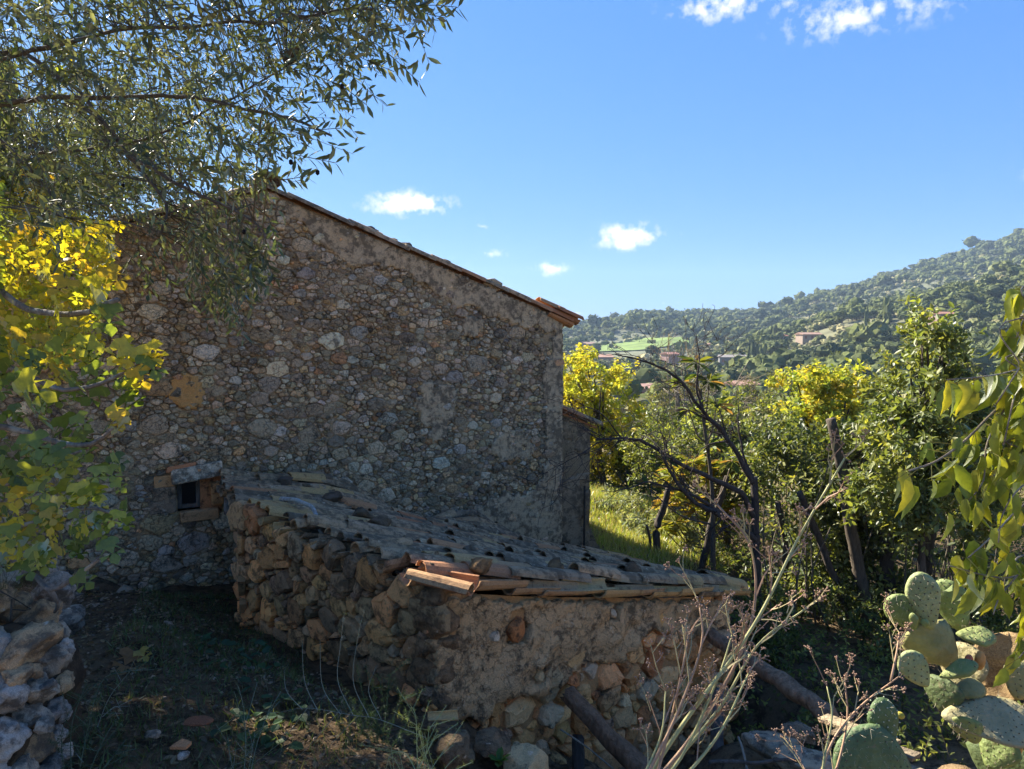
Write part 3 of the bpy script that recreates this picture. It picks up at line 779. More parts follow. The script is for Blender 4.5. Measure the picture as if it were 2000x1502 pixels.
# ---- low lean-to built against the far corner of the house
an = thing('lean_to', hp(S_R, -3.1, .1), 'narrow stained lean-to with tiled roof behind the gable corner', 'lean-to')
AS1 = wall_sz(1159, 950)[0]; az0 = wall_sz(1103, 806)[1]; az1 = wall_sz(1159, 832)[1]
atop = lambda s: az0 + (az1 - az0) * (np.asarray(s) - S_R) / (AS1 - S_R)
amap = lambda q: on_wall(q[:, 0], q[:, 1], q[:, 2] - .10)
V, Fm = wall_sheet(np.linspace(S_R - .02, AS1, 12), np.arange(-3.8, az0 + .1, .07), atop, amap, None, .02, 7)
mb = MB().add(V, Fm, (.33, .28, .20))
mb.add([hp(AS1, -3.8, .1), hp(AS1, -3.8, 4), hp(AS1, az1, 4), hp(AS1, az1, .1)], [(0, 1, 2, 3)], (.33, .28, .20)); mb.build('wall', M['mortar'], an, True)
kk = lambda s, z: (z < atop(s) - .04) & (fbm(np.stack([s, z, 0 * s], 1), 2.5, 3, 9) > -.35)
V, Fm = patch_sheet(S_R + .005, AS1 - .01, -3.6, az0, .035, kk, amap, .02, .014, 8)
MB().add(V, Fm, (.30, .255, .19)).build('plaster', M['plaster'], an, True)
e = Vector(hp(AS1, az1, 0) - hp(S_R, az0, 0)).normalized()
for k, b in enumerate((.04, .27, .5, .73)):
    for j in range(2):
        place_tile(TILE_R[(k + j) % 4] if j else TILE_G[k], an, np.array(hp(AS1, az1 + .05, b)) + np.array(e) * (.14 - j * .36), -e + Vector((0, 0, .04)), (0, 0, 1))
V, Fb = box_mesh(hp(S_R - .02, az0 - .005, .08), np.array(e) * .75, HB * 3.5, [0, 0, .03]); MB().add(V, Fb, (.36, .2, .12)).build('roof', M['tile_new'], an)
MB().add(*box_mesh(hp(S_R + .42, -3.6, .02), HU * .02, HB * .02, [0, 0, 1.4]), (.05, .045, .04)).build('rusty_rod', M['wood'], an)

# ================================================================== THE RUINED SHED
shed = thing('ruined_shed', (SA[0], SA[1], gz(SA[0], SA[1])), 'low ruined stone shed with collapsing lichen-covered tile roof', 'shed')
def wall_frame(a, b):
    a = np.array([a[0], a[1], 0.]); b = np.array([b[0], b[1], 0.]); u = unit(b - a); n = np.array([u[1], -u[0], 0])
    if n.dot(-a) < 0: n = -n
    L = np.linalg.norm(b - a)
    return a, u, n, L, (lambda q: a + np.outer(q[:, 0], u) + np.outer(q[:, 1], [0, 0, 1]) + np.outer(q[:, 2], n))
def top_on(a, u, d): return lambda s: roof_z(a[0] + np.atleast_1d(s) * u[0], a[1] + np.atleast_1d(s) * u[1]) - d
# --- front wall A->B
fa_, fu, fn, fL, fmap = wall_frame(SA, SB); ftop = top_on(fa_, fu, .09)
V, Fm = wall_sheet(np.linspace(0, fL, 60), np.arange(-4.1, -1.2, .06), ftop, fmap, None, .025, 12)
mb = MB().add(V, Fm, (.34, .24, .14))
mb.add([fmap(np.array([[fL, -4.1, 0]]))[0], fmap(np.array([[fL, -4.1, -.5]]))[0], fmap(np.array([[fL, -2.4, -.5]]))[0], fmap(np.array([[fL, -2.42, 0]]))[0]], [(0, 1, 2, 3)], (.34, .25, .15))
mb.build('front_wall', M['shedfront'], shed, True)
def fsz(px, py): q = hit(px, py, fa_, fn); return (q - fa_).dot(fu), q[2]
EDGE = np.array([fsz(*q) for q in [(835, 1420), (900, 1400), (955, 1385), (1000, 1345), (1030, 1352), (1095, 1345), (1112, 1310), (1135, 1300), (1190, 1295), (1225, 1265), (1248, 1232), (1262, 1222), (1300, 1240), (1335, 1255), (1400, 1225), (1440, 1240)]])
def plas_keep(s, z):
    q = np.stack([s, z, 0 * s], 1); e = np.interp(s, EDGE[:, 0], EDGE[:, 1]) + .05 * fbm(q, 6, 3, 3)
    hole = np.zeros_like(s, bool)
    for (cx, cy, rr) in ((1000, 1222, 26), (1040, 1310, 14), (1185, 1195, 10)):
        a, b = fsz(cx, cy); hole |= np.hypot(s - a, (z - b) * .8) < rr * 5 / F_PX * (1 + .3 * fbm(q, 9, 2, 5))
    return (z > e) & (z < ftop(s) - .01 - .03 * fbm(q, 5, 2, 8)) & (s < fL - .06) & (s > -.02) & ~hole
V, Fm = patch_sheet(-.02, fL, -3.6, -1.3, .03, plas_keep, fmap, .08, .06, 21)
MB().add(V, Fm, (0.506, 0.407, 0.275)).build('plaster', M['shedplaster'], shed, True)
cells = rubble((-.03, fL + .05, -4.0, -1.3), [(.13, 60), (.095, 240), (.07, 700), (.048, 1800), (.032, 2600)], lambda s, z: z < ftop(s)[0] - .03 and z < np.interp(s, EDGE[:, 0], EDGE[:, 1]) + .10 or (s > fL - .3 and z < ftop(s)[0] - .03), [], 1.2, .007, 1.5, .79, 5)
lay_stones(shed, cells, fmap, M['shedfront'], lambda c, rad, r: r.uniform(.015, .045) + rad * .25, pick([(.52, .34, .17), (.56, .40, .23), (.46, .29, .145), (.50, .41, .28), (.42, .37, .29), (.48, .25, .12)], [3, 3, 3, 2, 1, 1]), 150, round_=.5, rs=3)
for (cx, cy, rr, t) in ((1000, 1222, 24, (.36, .18, .085)), (1040, 1312, 13, (.42, .36, .24)), (1183, 1192, 10, (.45, .42, .36)), (957, 1235, 12, (.52, .5, .45)), (1012, 1295, 11, (.44, .37, .24))):
    a, b = fsz(cx, cy); V, Fb = boulder(2, (rr * 5 / F_PX, .06, rr * 5 / F_PX * 1.1), int(cx), 8)
    ang = math.atan2(fu[1], fu[0]); MB().add(rotz(V, ang) + fmap(np.array([[a, b, .06]]))[0], Fb, t).build('stone', M['shedfront'], shed)
# --- left wall A->C (rough dark fieldstone) and its return to the house
for nm, a, b, first in (('left_wall', SA, SCn, True), ('return_wall', SCn, hp(wall_sz(480, 985)[0], 0, 0), False)):
    la, lu, ln, lL, lmap = wall_frame(a, b); ltop = top_on(la, lu, .07)
    V, Fm = wall_sheet(np.linspace(0, lL, max(6, int(lL / .06))), np.arange(-3.4, -1.2, .07), ltop, lmap, None, .03, 15)
    MB().add(V - (.02 * ln), Fm, (.15, .12, .085)).build(nm, M['shedstone'], shed, True)
    cells = rubble((-.02, lL + .03, -3.2, -1.35), [(.105, 300), (.08, 700), (.058, 1300), (.04, 2600), (.028, 3000)], lambda s, z: z < ltop(s)[0] - .03, [], 1.35, .006, 1.55, .76, 8 if first else 9)
    tt = pick([(0.336, 0.264, 0.18), (0.42, 0.312, 0.192), (0.48, 0.324, 0.18), (0.264, 0.222, 0.168), (0.54, 0.336, 0.174), (0.432, 0.372, 0.288)], [4, 4, 3, 3, 2, 1])
    def lt(c, rad, r):
        t = tt(c, rad, r)
        if c[1] < -2.35: t = np.clip(t * np.array([1.35, 1.15, 1.0]), 0, 1)
        return t
    lay_stones(shed, cells, lmap, M['shedstone'], lambda c, rad, r: r.uniform(.012, .045) + rad * .18, lt, 240 if first else 40, round_=.3, rs=6, smooth=False)
# rounded corner stones at A
for i in range(7):
    z = SA[2] - .12 - i * .17; V, Fb = boulder(3, (.17, .15, .115), 60 + i, 8, .16)
    MB().add(rotz(V, rng.uniform(0, 3)) + np.array([SA[0] + .04, SA[1] + .05 + rng.uniform(-.02, .03), z]), Fb, (.22, .175, .125)).build('corner_stone', M['shedplaster'], shed, True)
# --- roof
e1 = unit(np.array([SB[0] - SA[0], SB[1] - SA[1]])); e2 = np.array([-e1[1], e1[0]])
def upos(u, v): return np.array([SA[0], SA[1]]) + u * e1 + v * e2
def uv_of(p): d = np.asarray(p[:2]) - SA[:2]; return d @ e1, d @ e2
cu, cv = uv_of(SCn); bu, bv = uv_of(SB); du, dv = uv_of(P(1150, 1083, 9.9))
hu0 = uv_of(hp(0, 0, -.05)); hdir = np.array([HU[:2] @ e1, HU[:2] @ e2])
def left_edge(v): return np.interp(v, [0, cv, cv + 2], [0, cu, cu + .2])
def right_edge(v): return np.interp(v, [0, dv], [bu, du])
def house_u(v): # u on the house wall line at row v
    return hu0[0] + (v - hu0[1]) / hdir[1] * hdir[0] if abs(hdir[1]) > 1e-6 else 1e9
def rp(u, v, off=0):
    p = upos(u, v); return np.array([p[0], p[1], float(roof_z(p[0], p[1])[0]) + off])
# deck under the tiles
us = np.linspace(-.2, 1, 30); vs = np.linspace(0, 4.6, 40); VV = []; 
for v in vs:
    l = left_edge(v) + .02; rgt = right_edge(min(v, dv)) - .05
    for f in np.linspace(0, 1, 30):
        u = l + (rgt - l) * f; VV.append(rp(u, v + .03, -.05))
Fd = [(j * 30 + i, j * 30 + i + 1, j * 30 + i + 31, j * 30 + i + 30) for j in range(39) for i in range(29)]
Fd = [f for f in Fd if all((np.array(VV[k]) - H0).dot(HN) > -.05 for k in f)]
MB().add(VV, Fd, (.10, .08, .06)).build('roof_deck', M['soil'], shed, True)
r = random.Random(11)
ROW = .205; cand = []; nrow = 0
v = .09
while v < 4.7:
    l = left_edge(v); rgt = right_edge(min(v, dv)); u = l - .02 + r.uniform(-.05, .05); sag = r.uniform(-.012, .012)
    while u < rgt + .02:
        p = rp(u, v)
        if (p - H0).dot(HN) > .03: cand.append((u, v, nrow, sag))
        u += .335 + r.uniform(-.02, .02)
    nrow += 1; v += ROW + r.uniform(-.012, .012)
print('shed tiles', len(cand))
chan = MB(); cov_rest = MB(); ncov = 0
def bake(mb, me, Mx):
    V = np.array([Mx @ q.co for q in me.vertices]); c = np.array([q.color[:3] for q in me.attributes['tint'].data]); mb.add(V, [tuple(f.vertices) for f in me.polygons], c)
cand.sort(key=lambda q: np.linalg.norm(rp(q[0], q[1])))
for (u, v, row, sag) in cand:
    p = rp(u, v); q = rp(u + .4, v); al = Vector(q - p).normalized()
    nrm = Vector((0, 0, 1)); wild = r.random() < .2
    # cover tile: wide end on the low side, so lay it upside along the fall
    off = .028 + sag + r.uniform(-.006, .012) + (.02 if wild else 0)
    lat = r.uniform(-.014, .014) * (3 if wild else 1)
    pos = rp(u + .43, v + lat, off); yaw = r.uniform(-.05, .05) * (4 if wild else 1)
    d = -al + Vector((e2[0], e2[1], 0)) * yaw + Vector((0, 0, .05 + (.05 if wild else 0)))
    pool = TILE_G
    if row == 0 and u < .5: pool = TILE_R
    elif r.random() < .12: pool = TILE_Y
    elif r.random() < .08: pool = TILE_R
    if ncov < 290 and r.random() > .015:
        place_tile(r.choice(pool), shed, pos, d, nrm, roll=r.uniform(-.12, .12) * (2 if wild else 1)); ncov += 1
    # channel tile between this row and the next
    pos2 = rp(u + .02, v + ROW / 2, .012 + r.uniform(-.006, .006)); d2 = al + Vector((0, 0, .02))
    y = d2.normalized(); z = -(nrm - y * nrm.dot(y)).normalized(); x = y.cross(z)
    bake(chan, r.choice(TILE_G), Matrix.Translation(Vector(pos2)) @ Matrix((x, y, z)).transposed().to_4x4())
chan.build('channel_tiles', M['tile'], shed, kind='stuff')
# broken channel tiles sticking out along the front verge (pale undersides) and down the high left edge
nv = 10
for k in range(nv):
    u = .30 + k * (bu - .25) / nv; p = rp(u + .02, -.05, .0); q = rp(u + .4, -.05); al = Vector(q - p).normalized()
    place_tile(r.choice(TILE_Y + TILE_Y + TILE_G[2:3] + TILE_R[3:]), shed, rp(u + r.uniform(-.02, .02), -.055 + r.uniform(-.015, .015), .005 + r.uniform(-.012, .012)), al + Vector((0, 0, r.uniform(-.03, .09))), (-.15 * fn[0], -.15 * fn[1], 1), flip=True, name='verge_tile', roll=r.uniform(-.3, .3) + .2)
for k in range(9):
    v = .15 + k * (cv - .1) / 9; u = left_edge(v) - .07
    place_tile(r.choice(TILE_Y + TILE_G[1:3] + TILE_R[3:]), shed, rp(u, v, -.005 + r.uniform(-.02, .02)), Vector((*e1, 0)) + Vector((0, 0, r.uniform(-.12, .05))), (0, 0, 1), flip=r.random() < .7, name='edge_tile', roll=r.uniform(-.35, .35))
# slipped terracotta tiles at the near corner
for (x, y, d, al, roll, me, fl) in [(918, 1160, 4.38, (-.95, .25, .16), .3, TILE_R[3], False), (925, 1140, 4.46, (-1, .35, .06), -.3, TILE_R[1], True)]:
    place_tile(me, shed, P(x, y, d), al, (0, 0, 1), flip=fl, name='slipped_tile', roll=roll)
# ================================================================== PLANTS AND LOOSE THINGS
def perp(d):
    x = np.cross(d, [0, 0, 1.0]); b = np.linalg.norm(x, axis=1) < .1; x[b] = np.cross(d[b], [1.0, 0, 0]); return unit(x)
def sticks(mb, A, B, ra, rb, col):
    """many thin three-sided twigs at once"""
    A = np.asarray(A, float); B = np.asarray(B, float); n = len(A); d = unit(B - A); x = perp(d); y = np.cross(d, x)
    V = []
    for Q, rr in ((A, ra), (B, rb)):
        rr = np.broadcast_to(rr, (n,))[:, None]
        for k in range(3):
            a = k * 2.0944; V.append(Q + rr * (math.cos(a) * x + math.sin(a) * y))
    V = np.stack(V, 1); base = np.arange(n)[:, None, None] * 6
    F = (base + np.array([[0, 1, 4, 3], [1, 2, 5, 4], [2, 0, 3, 5]])[None]).reshape(-1, 4)
    c = np.broadcast_to(np.asarray(col, float), (n, 3)); mb.add(V.reshape(-1, 3), F, np.repeat(c, 6, 0))
def twigs(mb, base, dr, L, k, tmpl, size, cols, jit=.12, droop=0.0, stem=.0025, stemcol=(.16, .13, .09), spread=.9, cjit=.18, face=None, clump=None):
    """n twigs, each with k leaves along it"""
    n = len(base); dr = unit(dr); L = np.broadcast_to(L, (n,))
    sag = np.array([0, 0, -1.0])
    end = base + dr * L[:, None] + sag * (droop * L)[:, None] * .5
    if stem: sticks(mb, base, end, stem, stem * .5, stemcol)
    t = (np.arange(k) + .6) / k
    pos = base[:, None] + dr[:, None] * (L[:, None] * t[None])[..., None] + sag * ((droop * L)[:, None] * (t ** 2)[None] * .5)[..., None]
    x = perp(dr); y = np.cross(dr, x); ph = rng.uniform(0, 6.28, n)[:, None] + np.arange(k)[None] * 2.4
    side = np.cos(ph)[..., None] * x[:, None] + np.sin(ph)[..., None] * y[:, None]
    ld = dr[:, None] * rng.uniform(.35, .8, (n, k, 1)) + side * spread + sag * droop * 1.2 + rng.normal(size=(n, k, 3)) * .18
    nr = rng.normal(size=(n, k, 3)) * .7 + np.array([0, 0, .9]) if face is None else rng.normal(size=(n, k, 3)) * .6 + np.asarray(face)
    tw = pal(cols, n, cjit) if clump is None else clump
    c = np.repeat(tw, k, 0) * (1 + rng.uniform(-jit, jit, (n * k, 1)))
    sz = np.repeat(np.broadcast_to(size, (n,)), k) * rng.uniform(.65, 1.2, n * k)
    lv(mb, tmpl, pos.reshape(-1, 3), ld.reshape(-1, 3), nr.reshape(-1, 3), sz, np.clip(c, 0, 1))
def in_poly(x, y, poly):
    poly = np.asarray(poly, float); c = np.zeros(len(x), bool); j = len(poly) - 1
    for i in range(len(poly)):
        xi, yi = poly[i]; xj, yj = poly[j]
        k = ((yi > y) != (yj > y)) & (x < (xj - xi) * (y - yi) / (yj - yi + 1e-12) + xi); c ^= k; j = i
    return c
def Pn(px, py, d):
    x = (px - 1000) / F_PX; v = (751 - py) / F_PX; ry = math.cos(PITCH) + v * math.sin(PITCH); k = d / ry
    return np.stack([x * k, d + 0 * x, (-math.sin(PITCH) + v * math.cos(PITCH)) * k], 1)
def region(poly, n, d0, d1, over=6):
    poly = np.asarray(poly, float); lo = poly.min(0); hi = poly.max(0); x = rng.uniform(lo[0], hi[0], n * over); y = rng.uniform(lo[1], hi[1], n * over)
    k = in_poly(x, y, poly); x = x[k][:n]; y = y[k][:n]; return Pn(x, y, rng.uniform(d0, d1, len(x)))
def nearest(pts, limbs):
    d = np.linalg.norm(pts[:, None] - limbs[None], axis=2); return limbs[d.argmin(1)]
def stuff_scatter(n, poly): # plan polygon
    poly = np.asarray(poly, float); lo = poly.min(0); hi = poly.max(0); x = rng.uniform(lo[0], hi[0], n * 5); y = rng.uniform(lo[1], hi[1], n * 5); k = in_poly(x, y, poly); x = x[k][:n]; y = y[k][:n]
    return np.stack([x, y, ground(x, y)], 1)

# ---------------------------------------------------------------- olive tree (upper left)
BARK = (.12, .10, .08)
ot = thing('olive_tree', (-3.7, 3.0, gz(-3.7, 3.0)), 'grey-green olive tree whose leafy branches hang across the top left corner', 'tree')
mb = MB(); trunk = spline([(-3.7, 3.0, gz(-3.7, 3.0) - .1), (-3.75, 3.05, -.9), (-3.55, 2.95, -.2), (-3.45, 3.0, .4)], .15); tube(mb, trunk, np.linspace(.24, .17, len(trunk)), 10, BARK, .12)
O = (-3.45, 3.0, .35); limbs = []
for pts, r0 in [([O, P(-150, 180, 3.3), P(170, 70, 3.1), P(470, 45, 2.9), P(730, 15, 2.7)], .014), ([O, P(-60, 120, 3.3), P(120, 150, 3.2), P(250, 300, 3.0), P(325, 395, 2.9), P(315, 450, 2.8)], .016),
                ([O, P(-60, 220, 3.4), P(280, 190, 3.2), P(500, 215, 3.0), P(650, 260, 2.9)], .018), ([O, P(60, -120, 3.2), P(450, -130, 2.9), P(830, -70, 2.7)], .016), ([P(250, 300, 3.0), P(400, 385, 2.8), P(500, 430, 2.7), P(520, 480, 2.65)], .010),
                ([O, P(-80, 320, 4.4), P(280, 270, 4.3), P(560, 130, 4.2)], .016), ([O, (-3.4, 3.0, 1.5), (-2.6, 2.6, 2.3), (-1.4, 2.3, 2.6)], .06), ([O, (-4.2, 3.8, 1.6), (-4.6, 4.6, 2.2)], .06), ([O, (-3.8, 2.2, 1.6), (-3.6, 1.2, 2.3)], .06), ([P(-60, 220, 3.4), P(60, 330, 3.3), P(130, 420, 3.2)], .012)]:
    q = spline(pts, .08); q += .012 * np.stack([fbm(q, 6, 2, 1), fbm(q, 6, 2, 2), fbm(q, 6, 2, 3)], 1); tube(mb, q, np.linspace(r0 if r0 < .025 else r0, r0 * .3, len(q)), 6, BARK, .1); limbs.append(q)
limbs = np.vstack(limbs); mb.build('trunk', M['bark'], ot, True)
mb = MB(); OC = [(.10, .125, .055), (.13, .155, .065), (.075, .10, .045), (.17, .185, .085), (.24, .25, .13)]
OPOLY = [(-200, -220), (860, -220), (850, -20), (700, 60), (690, 140), (560, 200), (540, 300), (440, 350), (420, 400), (330, 410), (280, 390), (150, 400), (60, 440), (-200, 470)]
def olive(pts, dr, L, k, stems=True):
    base = pts; n = len(pts)
    twigs(mb, base, dr, L, k, LEAF_NARROW, .05, OC, droop=.25, stem=.0016, stemcol=(.14, .12, .085), spread=.85)
    if stems:
        base = base[rng.random(n) < .4]; a = nearest(base, limbs); mid = (a + base) / 2 + np.array([0, 0, .04]); sticks(mb, a, mid, .0035, .0025, (.13, .11, .08)); sticks(mb, mid, base, .0025, .0016, (.13, .11, .08))
p = np.vstack([region(OPOLY, 470, 2.4, 3.3), region(OPOLY, 800, 3.3, 4.8)])
d = np.array([.6, -.05, -.25]) + rng.normal(size=p.shape) * .6
olive(p, d, rng.uniform(.18, .34, len(p)), 15)
# long outer sprays against the sky
for (a, b, c) in [((700, 20, 2.5), (830, 10, 2.5), (895, 14, 2.5)), ((640, 30, 2.5), (740, 90, 2.45), (818, 160, 2.45)), ((560, 130, 2.6), (660, 165, 2.55), (716, 205, 2.5)), ((520, 210, 2.6), (600, 250, 2.6), (668, 250, 2.55)), ((460, 270, 2.6), (570, 300, 2.5), (655, 318, 2.5)), ((430, 330, 2.6), (530, 350, 2.5), (598, 345, 2.5)), ((600, 60, 2.7), (700, 110, 2.6), (770, 140, 2.6)), ((760, -30, 2.6), (820, 20, 2.6), (870, 35, 2.6)), ((620, -10, 2.7), (710, 35, 2.6), (790, 75, 2.6)), ((500, 170, 2.8), (590, 200, 2.7), (690, 190, 2.7))]:
    q = spline([P(*a), P(*b), P(*c)], .03); m = len(q); sticks(mb, q[:-1], q[1:], .0017, .0014, (.13, .11, .08))
    dd = np.gradient(q, axis=0); nl = 2 * m
    ii = np.repeat(np.arange(m), 2); sd = np.where(np.arange(nl) % 2, 1, -1)[:, None] * np.array([0, 0, 1.0]) + rng.normal(size=(nl, 3)) * .35
    lv(mb, LEAF_NARROW, q[ii], unit(dd[ii]) * .8 + sd * .8, rng.normal(size=(nl, 3)), rng.uniform(.045, .062, nl), pal(OC, nl))
# sprays hanging in front of the gable
p = region([(330, 400), (520, 400), (540, 470), (500, 520), (450, 580), (400, 560), (380, 480)], 60, 2.7, 3.3)
olive(p, np.array([.15, 0, -.9]) + rng.normal(size=p.shape) * .3, rng.uniform(.12, .26, len(p)), 13)
p = region([(250, 420), (380, 420), (390, 520), (300, 560), (250, 500)], 14, 2.8, 3.4)
olive(p, np.array([.25, 0, -.8]) + rng.normal(size=p.shape) * .3, rng.uniform(.15, .26, len(p)), 9)
# deeper sprays behind, between the house and the viewer, added to shade the path
p = region([(-150, 120), (430, 150), (380, 330), (250, 400), (120, 420), (-150, 440)], 240, 4.9, 6.0); p = np.vstack([p, region([(-220, 200), (330, 240), (330, 385), (200, 405), (-220, 430)], 520, 5.9, 7.3), region([(60, 190), (360, 200), (345, 380), (200, 400), (60, 410)], 420, 6.0, 7.2), region([(-120, 350), (200, 345), (200, 402), (60, 425), (-120, 440)], 330, 6.4, 7.1)])
limbs = np.vstack([limbs, spline([O, P(-60, 330, 5.2), P(150, 300, 5.6), P(380, 240, 5.8)], .1)])
olive(p, np.array([.5, -.05, -.25]) + rng.normal(size=p.shape) * .6, rng.uniform(.22, .38, len(p)), 15)
# the rest of the crown, unseen above and left, added to shade the path
c = np.array([-2.9, 3.0, 2.4]); q = rdir(1500) * rng.uniform(.45, 1, (1500, 1)) * [2.6, 2.4, 1.7] + c
k = (np.linalg.norm(q, axis=1) > 1.7) & ~((np.abs(q[:, 0] / q[:, 1]) < .78) & (q[:, 2] / q[:, 1] < .52) & (q[:, 1] > 0)) & (q[:, 2] > .3)
olive(q[k], rdir(k.sum()) * .8 + [0, 0, -.2], .3, 12, False)
mb.build('crown', M['olive'], ot)
# a few olives
mb = MB()
for (x, y, d) in [(568, 308, 2.5), (620, 328, 2.5), (668, 160, 2.5), (700, 175, 2.55), (512, 302, 2.6), (420, 350, 2.8), (240, 355, 3), (476, 445, 2.7)]:
    V, Fb = ico(1); mb.add(V * [.008, .008, .011] + P(x, y, d) - [0, 0, .015], Fb, (.02, .015, .02))
mb.build('olives', M['leaf'], ot, True, kind='stuff')

# ---------------------------------------------------------------- fig tree (left edge)
def fig_template(seed):
    r = np.random.default_rng(seed); lob = [(0, .06), (.26, .0), (.40, .12), (.44, .30), (.19, .35), (.40, .56), (.42, .74), (.24, .68), (.12, .58), (.19, .84), (.0, 1.0)]
    R = [(x * r.uniform(.9, 1.1), y) for x, y in lob]; Lf = [(-x * r.uniform(.9, 1.1), y) for x, y in lob[1:-1]][::-1]
    o = np.array(R + Lf); mid = np.array([(0, .3), (0, .62)]); al = np.vstack([o, mid]); z = .20 * np.abs(al[:, 0]) * r.uniform(-1, 1.2) - .22 * (al[:, 1]) ** 2 * r.uniform(.2, 1.2) + r.uniform(-.03, .03, len(al))
    V = np.column_stack([al, z]); n = len(o); a, b = n, n + 1; F = []
    for i in range(n):
        j = (i + 1) % n; m = a if (o[i, 1] + o[j, 1]) / 2 < .5 else b; F.append((i, j, m))
    # bridge triangles across the midrib
    F += [(4, b, a), (n - 4, a, b)]
    return V, F
FIGT = [fig_template(i) for i in range(5)]
ft = thing('fig_tree', (-3.6, 4.3, gz(-3.6, 4.3)), 'fig tree with big lobed leaves turning yellow along the left edge', 'tree')
mb = MB(); FB = (-3.6, 4.3, gz(-3.6, 4.3) - .1); FBARK = (.20, .18, .16)
fl = []
for pts, r0 in [([FB, (-3.5, 4.1, -1.4), P(-120, 560, 3.6), P(60, 605, 3.2), P(160, 610, 3.0), P(232, 588, 2.9)], .035), ([(-3.5, 4.1, -1.4), P(-80, 740, 3.3), P(130, 762, 2.9), P(235, 735, 2.8), P(300, 685, 2.75)], .022), ([FB, (-3.4, 4.0, -1.5), P(-60, 860, 3.2), P(120, 868, 2.9), P(190, 862, 2.85), P(240, 825, 2.8)], .030), ([FB, P(-60, 960, 3.3), P(60, 930, 3.0), P(160, 880, 2.9)], .018),
                ([FB, P(-40, 1090, 3.2), P(50, 1120, 3.0), P(100, 1150, 2.9), P(150, 1125, 2.85), P(190, 1090, 2.8)], .028), ([FB, (-3.6, 4.5, -.6), P(-40, 500, 4.2), P(60, 440, 4.4), P(120, 380, 4.4)], .03), ([FB, (-3.8, 4.6, -.4), P(0, 560, 5), P(130, 480, 5.2), P(200, 445, 5.2)], .025), ([P(-40, 1090, 3.2), P(60, 1020, 3.0), P(170, 990, 2.9), P(220, 1000, 2.8)], .012), ([P(100, 1150, 2.9), P(110, 1175, 2.95), P(105, 1195, 3.0)], .012)]:
    q = spline(pts, .06); q += .01 * np.stack([fbm(q, 7, 2, 1), fbm(q, 7, 2, 2), fbm(q, 7, 2, 3)], 1); tube(mb, q, np.linspace(r0, max(.006, r0 * .3), len(q)), 7, FBARK, .08); fl.append(q)
fl = np.vstack(fl); mb.build('trunk', M['bark_pale'], ft, True)
YEL = [(.60, .52, .04), (.52, .50, .05), (.62, .48, .05), (.42, .45, .05)]; GRN = [(.12, .19, .04), (.16, .24, .045), (.09, .15, .035), (.26, .32, .06)]; MIX = YEL[1:] + GRN
FIGM = {}
for nm, cs in (('y', YEL), ('g', GRN), ('m', [(.38, .42, .05), (.50, .48, .05), (.46, .38, .05)])):
    FIGM[nm] = [MB().add(FIGT[i % 5][0], FIGT[i % 5][1], cs[i % len(cs)]).mesh('leaf', M['fig'], True) for i in range(10)]
stem = MB(); nfig = 0
def fig_leaf(pos, pool, size, dr=None, face=None):
    global nfig
    y = Vector(dr) if dr is not None else Vector((rng.normal() * .45 + .15, rng.normal() * .45, -.85)); y.normalize()
    nn = Vector(face) if face is not None else Vector((rng.normal() * .6, -.6 + rng.normal() * .6, .35 + rng.normal() * .4))
    x = y.cross(nn).normalized(); z = x.cross(y); Mx = Matrix((x, y, z)).transposed().to_4x4()
    link('leaf', random.choice(FIGM[pool]), ft, Matrix.Translation(Vector(pos)) @ Mx @ Matrix.Scale(size, 4)); nfig += 1
    a = np.asarray(pos) - np.array(y) * .045 + np.array([0, 0, .02]); stem.add(np.vstack([a, a + [.002, 0, 0], np.asarray(pos)]), [(0, 1, 2)], (.3, .3, .1))
for poly, n, d0, d1, pool, s0, s1 in [([(-60, 640), (60, 620), (150, 640), (190, 700), (280, 700), (280, 760), (200, 860), (120, 900), (-60, 900)], 62, 2.6, 3.4, 'g', .07, .13), ([(-60, 850), (220, 880), (240, 960), (255, 1010), (200, 1060), (150, 1100), (60, 1095), (-60, 1110)], 85, 2.6, 3.4, 'g', .065, .115), ([(-60, 620), (180, 600), (200, 690), (60, 720), (-60, 720)], 40, 2.9, 3.6, 'm', .07, .11), ([(0, 900), (220, 890), (240, 1010), (100, 1080), (0, 1080)], 36, 2.7, 3.2, 'm', .07, .11)]:
    for q in region(poly, n, d0, d1): fig_leaf(q, pool, rng.uniform(s0, s1))
for (x, y, d, pool, s) in [(232, 660, 2.75, 'm', .11), (258, 672, 2.75, 'm', .12), (285, 668, 2.74, 'm', .11), (296, 690, 2.74, 'y', .09), (240, 700, 2.7, 'y', .10), (262, 715, 2.72, 'm', .11), (285, 690, 2.75, 'g', .13), (252, 740, 2.75, 'm', .08), (215, 790, 2.8, 'y', .08), (230, 800, 2.78, 'm', .09), (245, 812, 2.78, 'm', .09), (205, 520, 3.0, 'm', .13), (185, 560, 2.9, 'y', .14), (208, 590, 2.9, 'g', .14), (178, 535, 3.0, 'y', .12), (100, 560, 3, 'y', .15), (140, 545, 3, 'y', .14), (30, 735, 2.6, 'm', .16), (235, 995, 2.7, 'y', .08), (40, 765, 2.6, 'g', .18), (150, 940, 2.7, 'm', .1), (205, 1050, 2.8, 'g', .12), (145, 1120, 2.8, 'g', .10)]:
    fig_leaf(P(x, y, d), pool, s)
stem.build('leaf_stalks', M['leaf'], ft, kind='stuff')
mb = MB(); p = np.vstack([region([(-80, 460), (90, 430), (215, 440), (222, 500), (195, 560), (205, 640), (160, 690), (-80, 720)], 760, 3.4, 4.6), region([(0, 430), (60, 370), (110, 400), (215, 430), (225, 480), (120, 520)], 360, 4.8, 5.6), region([(60, 80), (150, 90), (150, 140), (60, 140)], 6, 4.8, 5.4), region([(-60, 260), (100, 300), (80, 430), (-60, 430)], 60, 4.8, 5.4)])
n = len(p); w = rng.integers(0, 5, n)
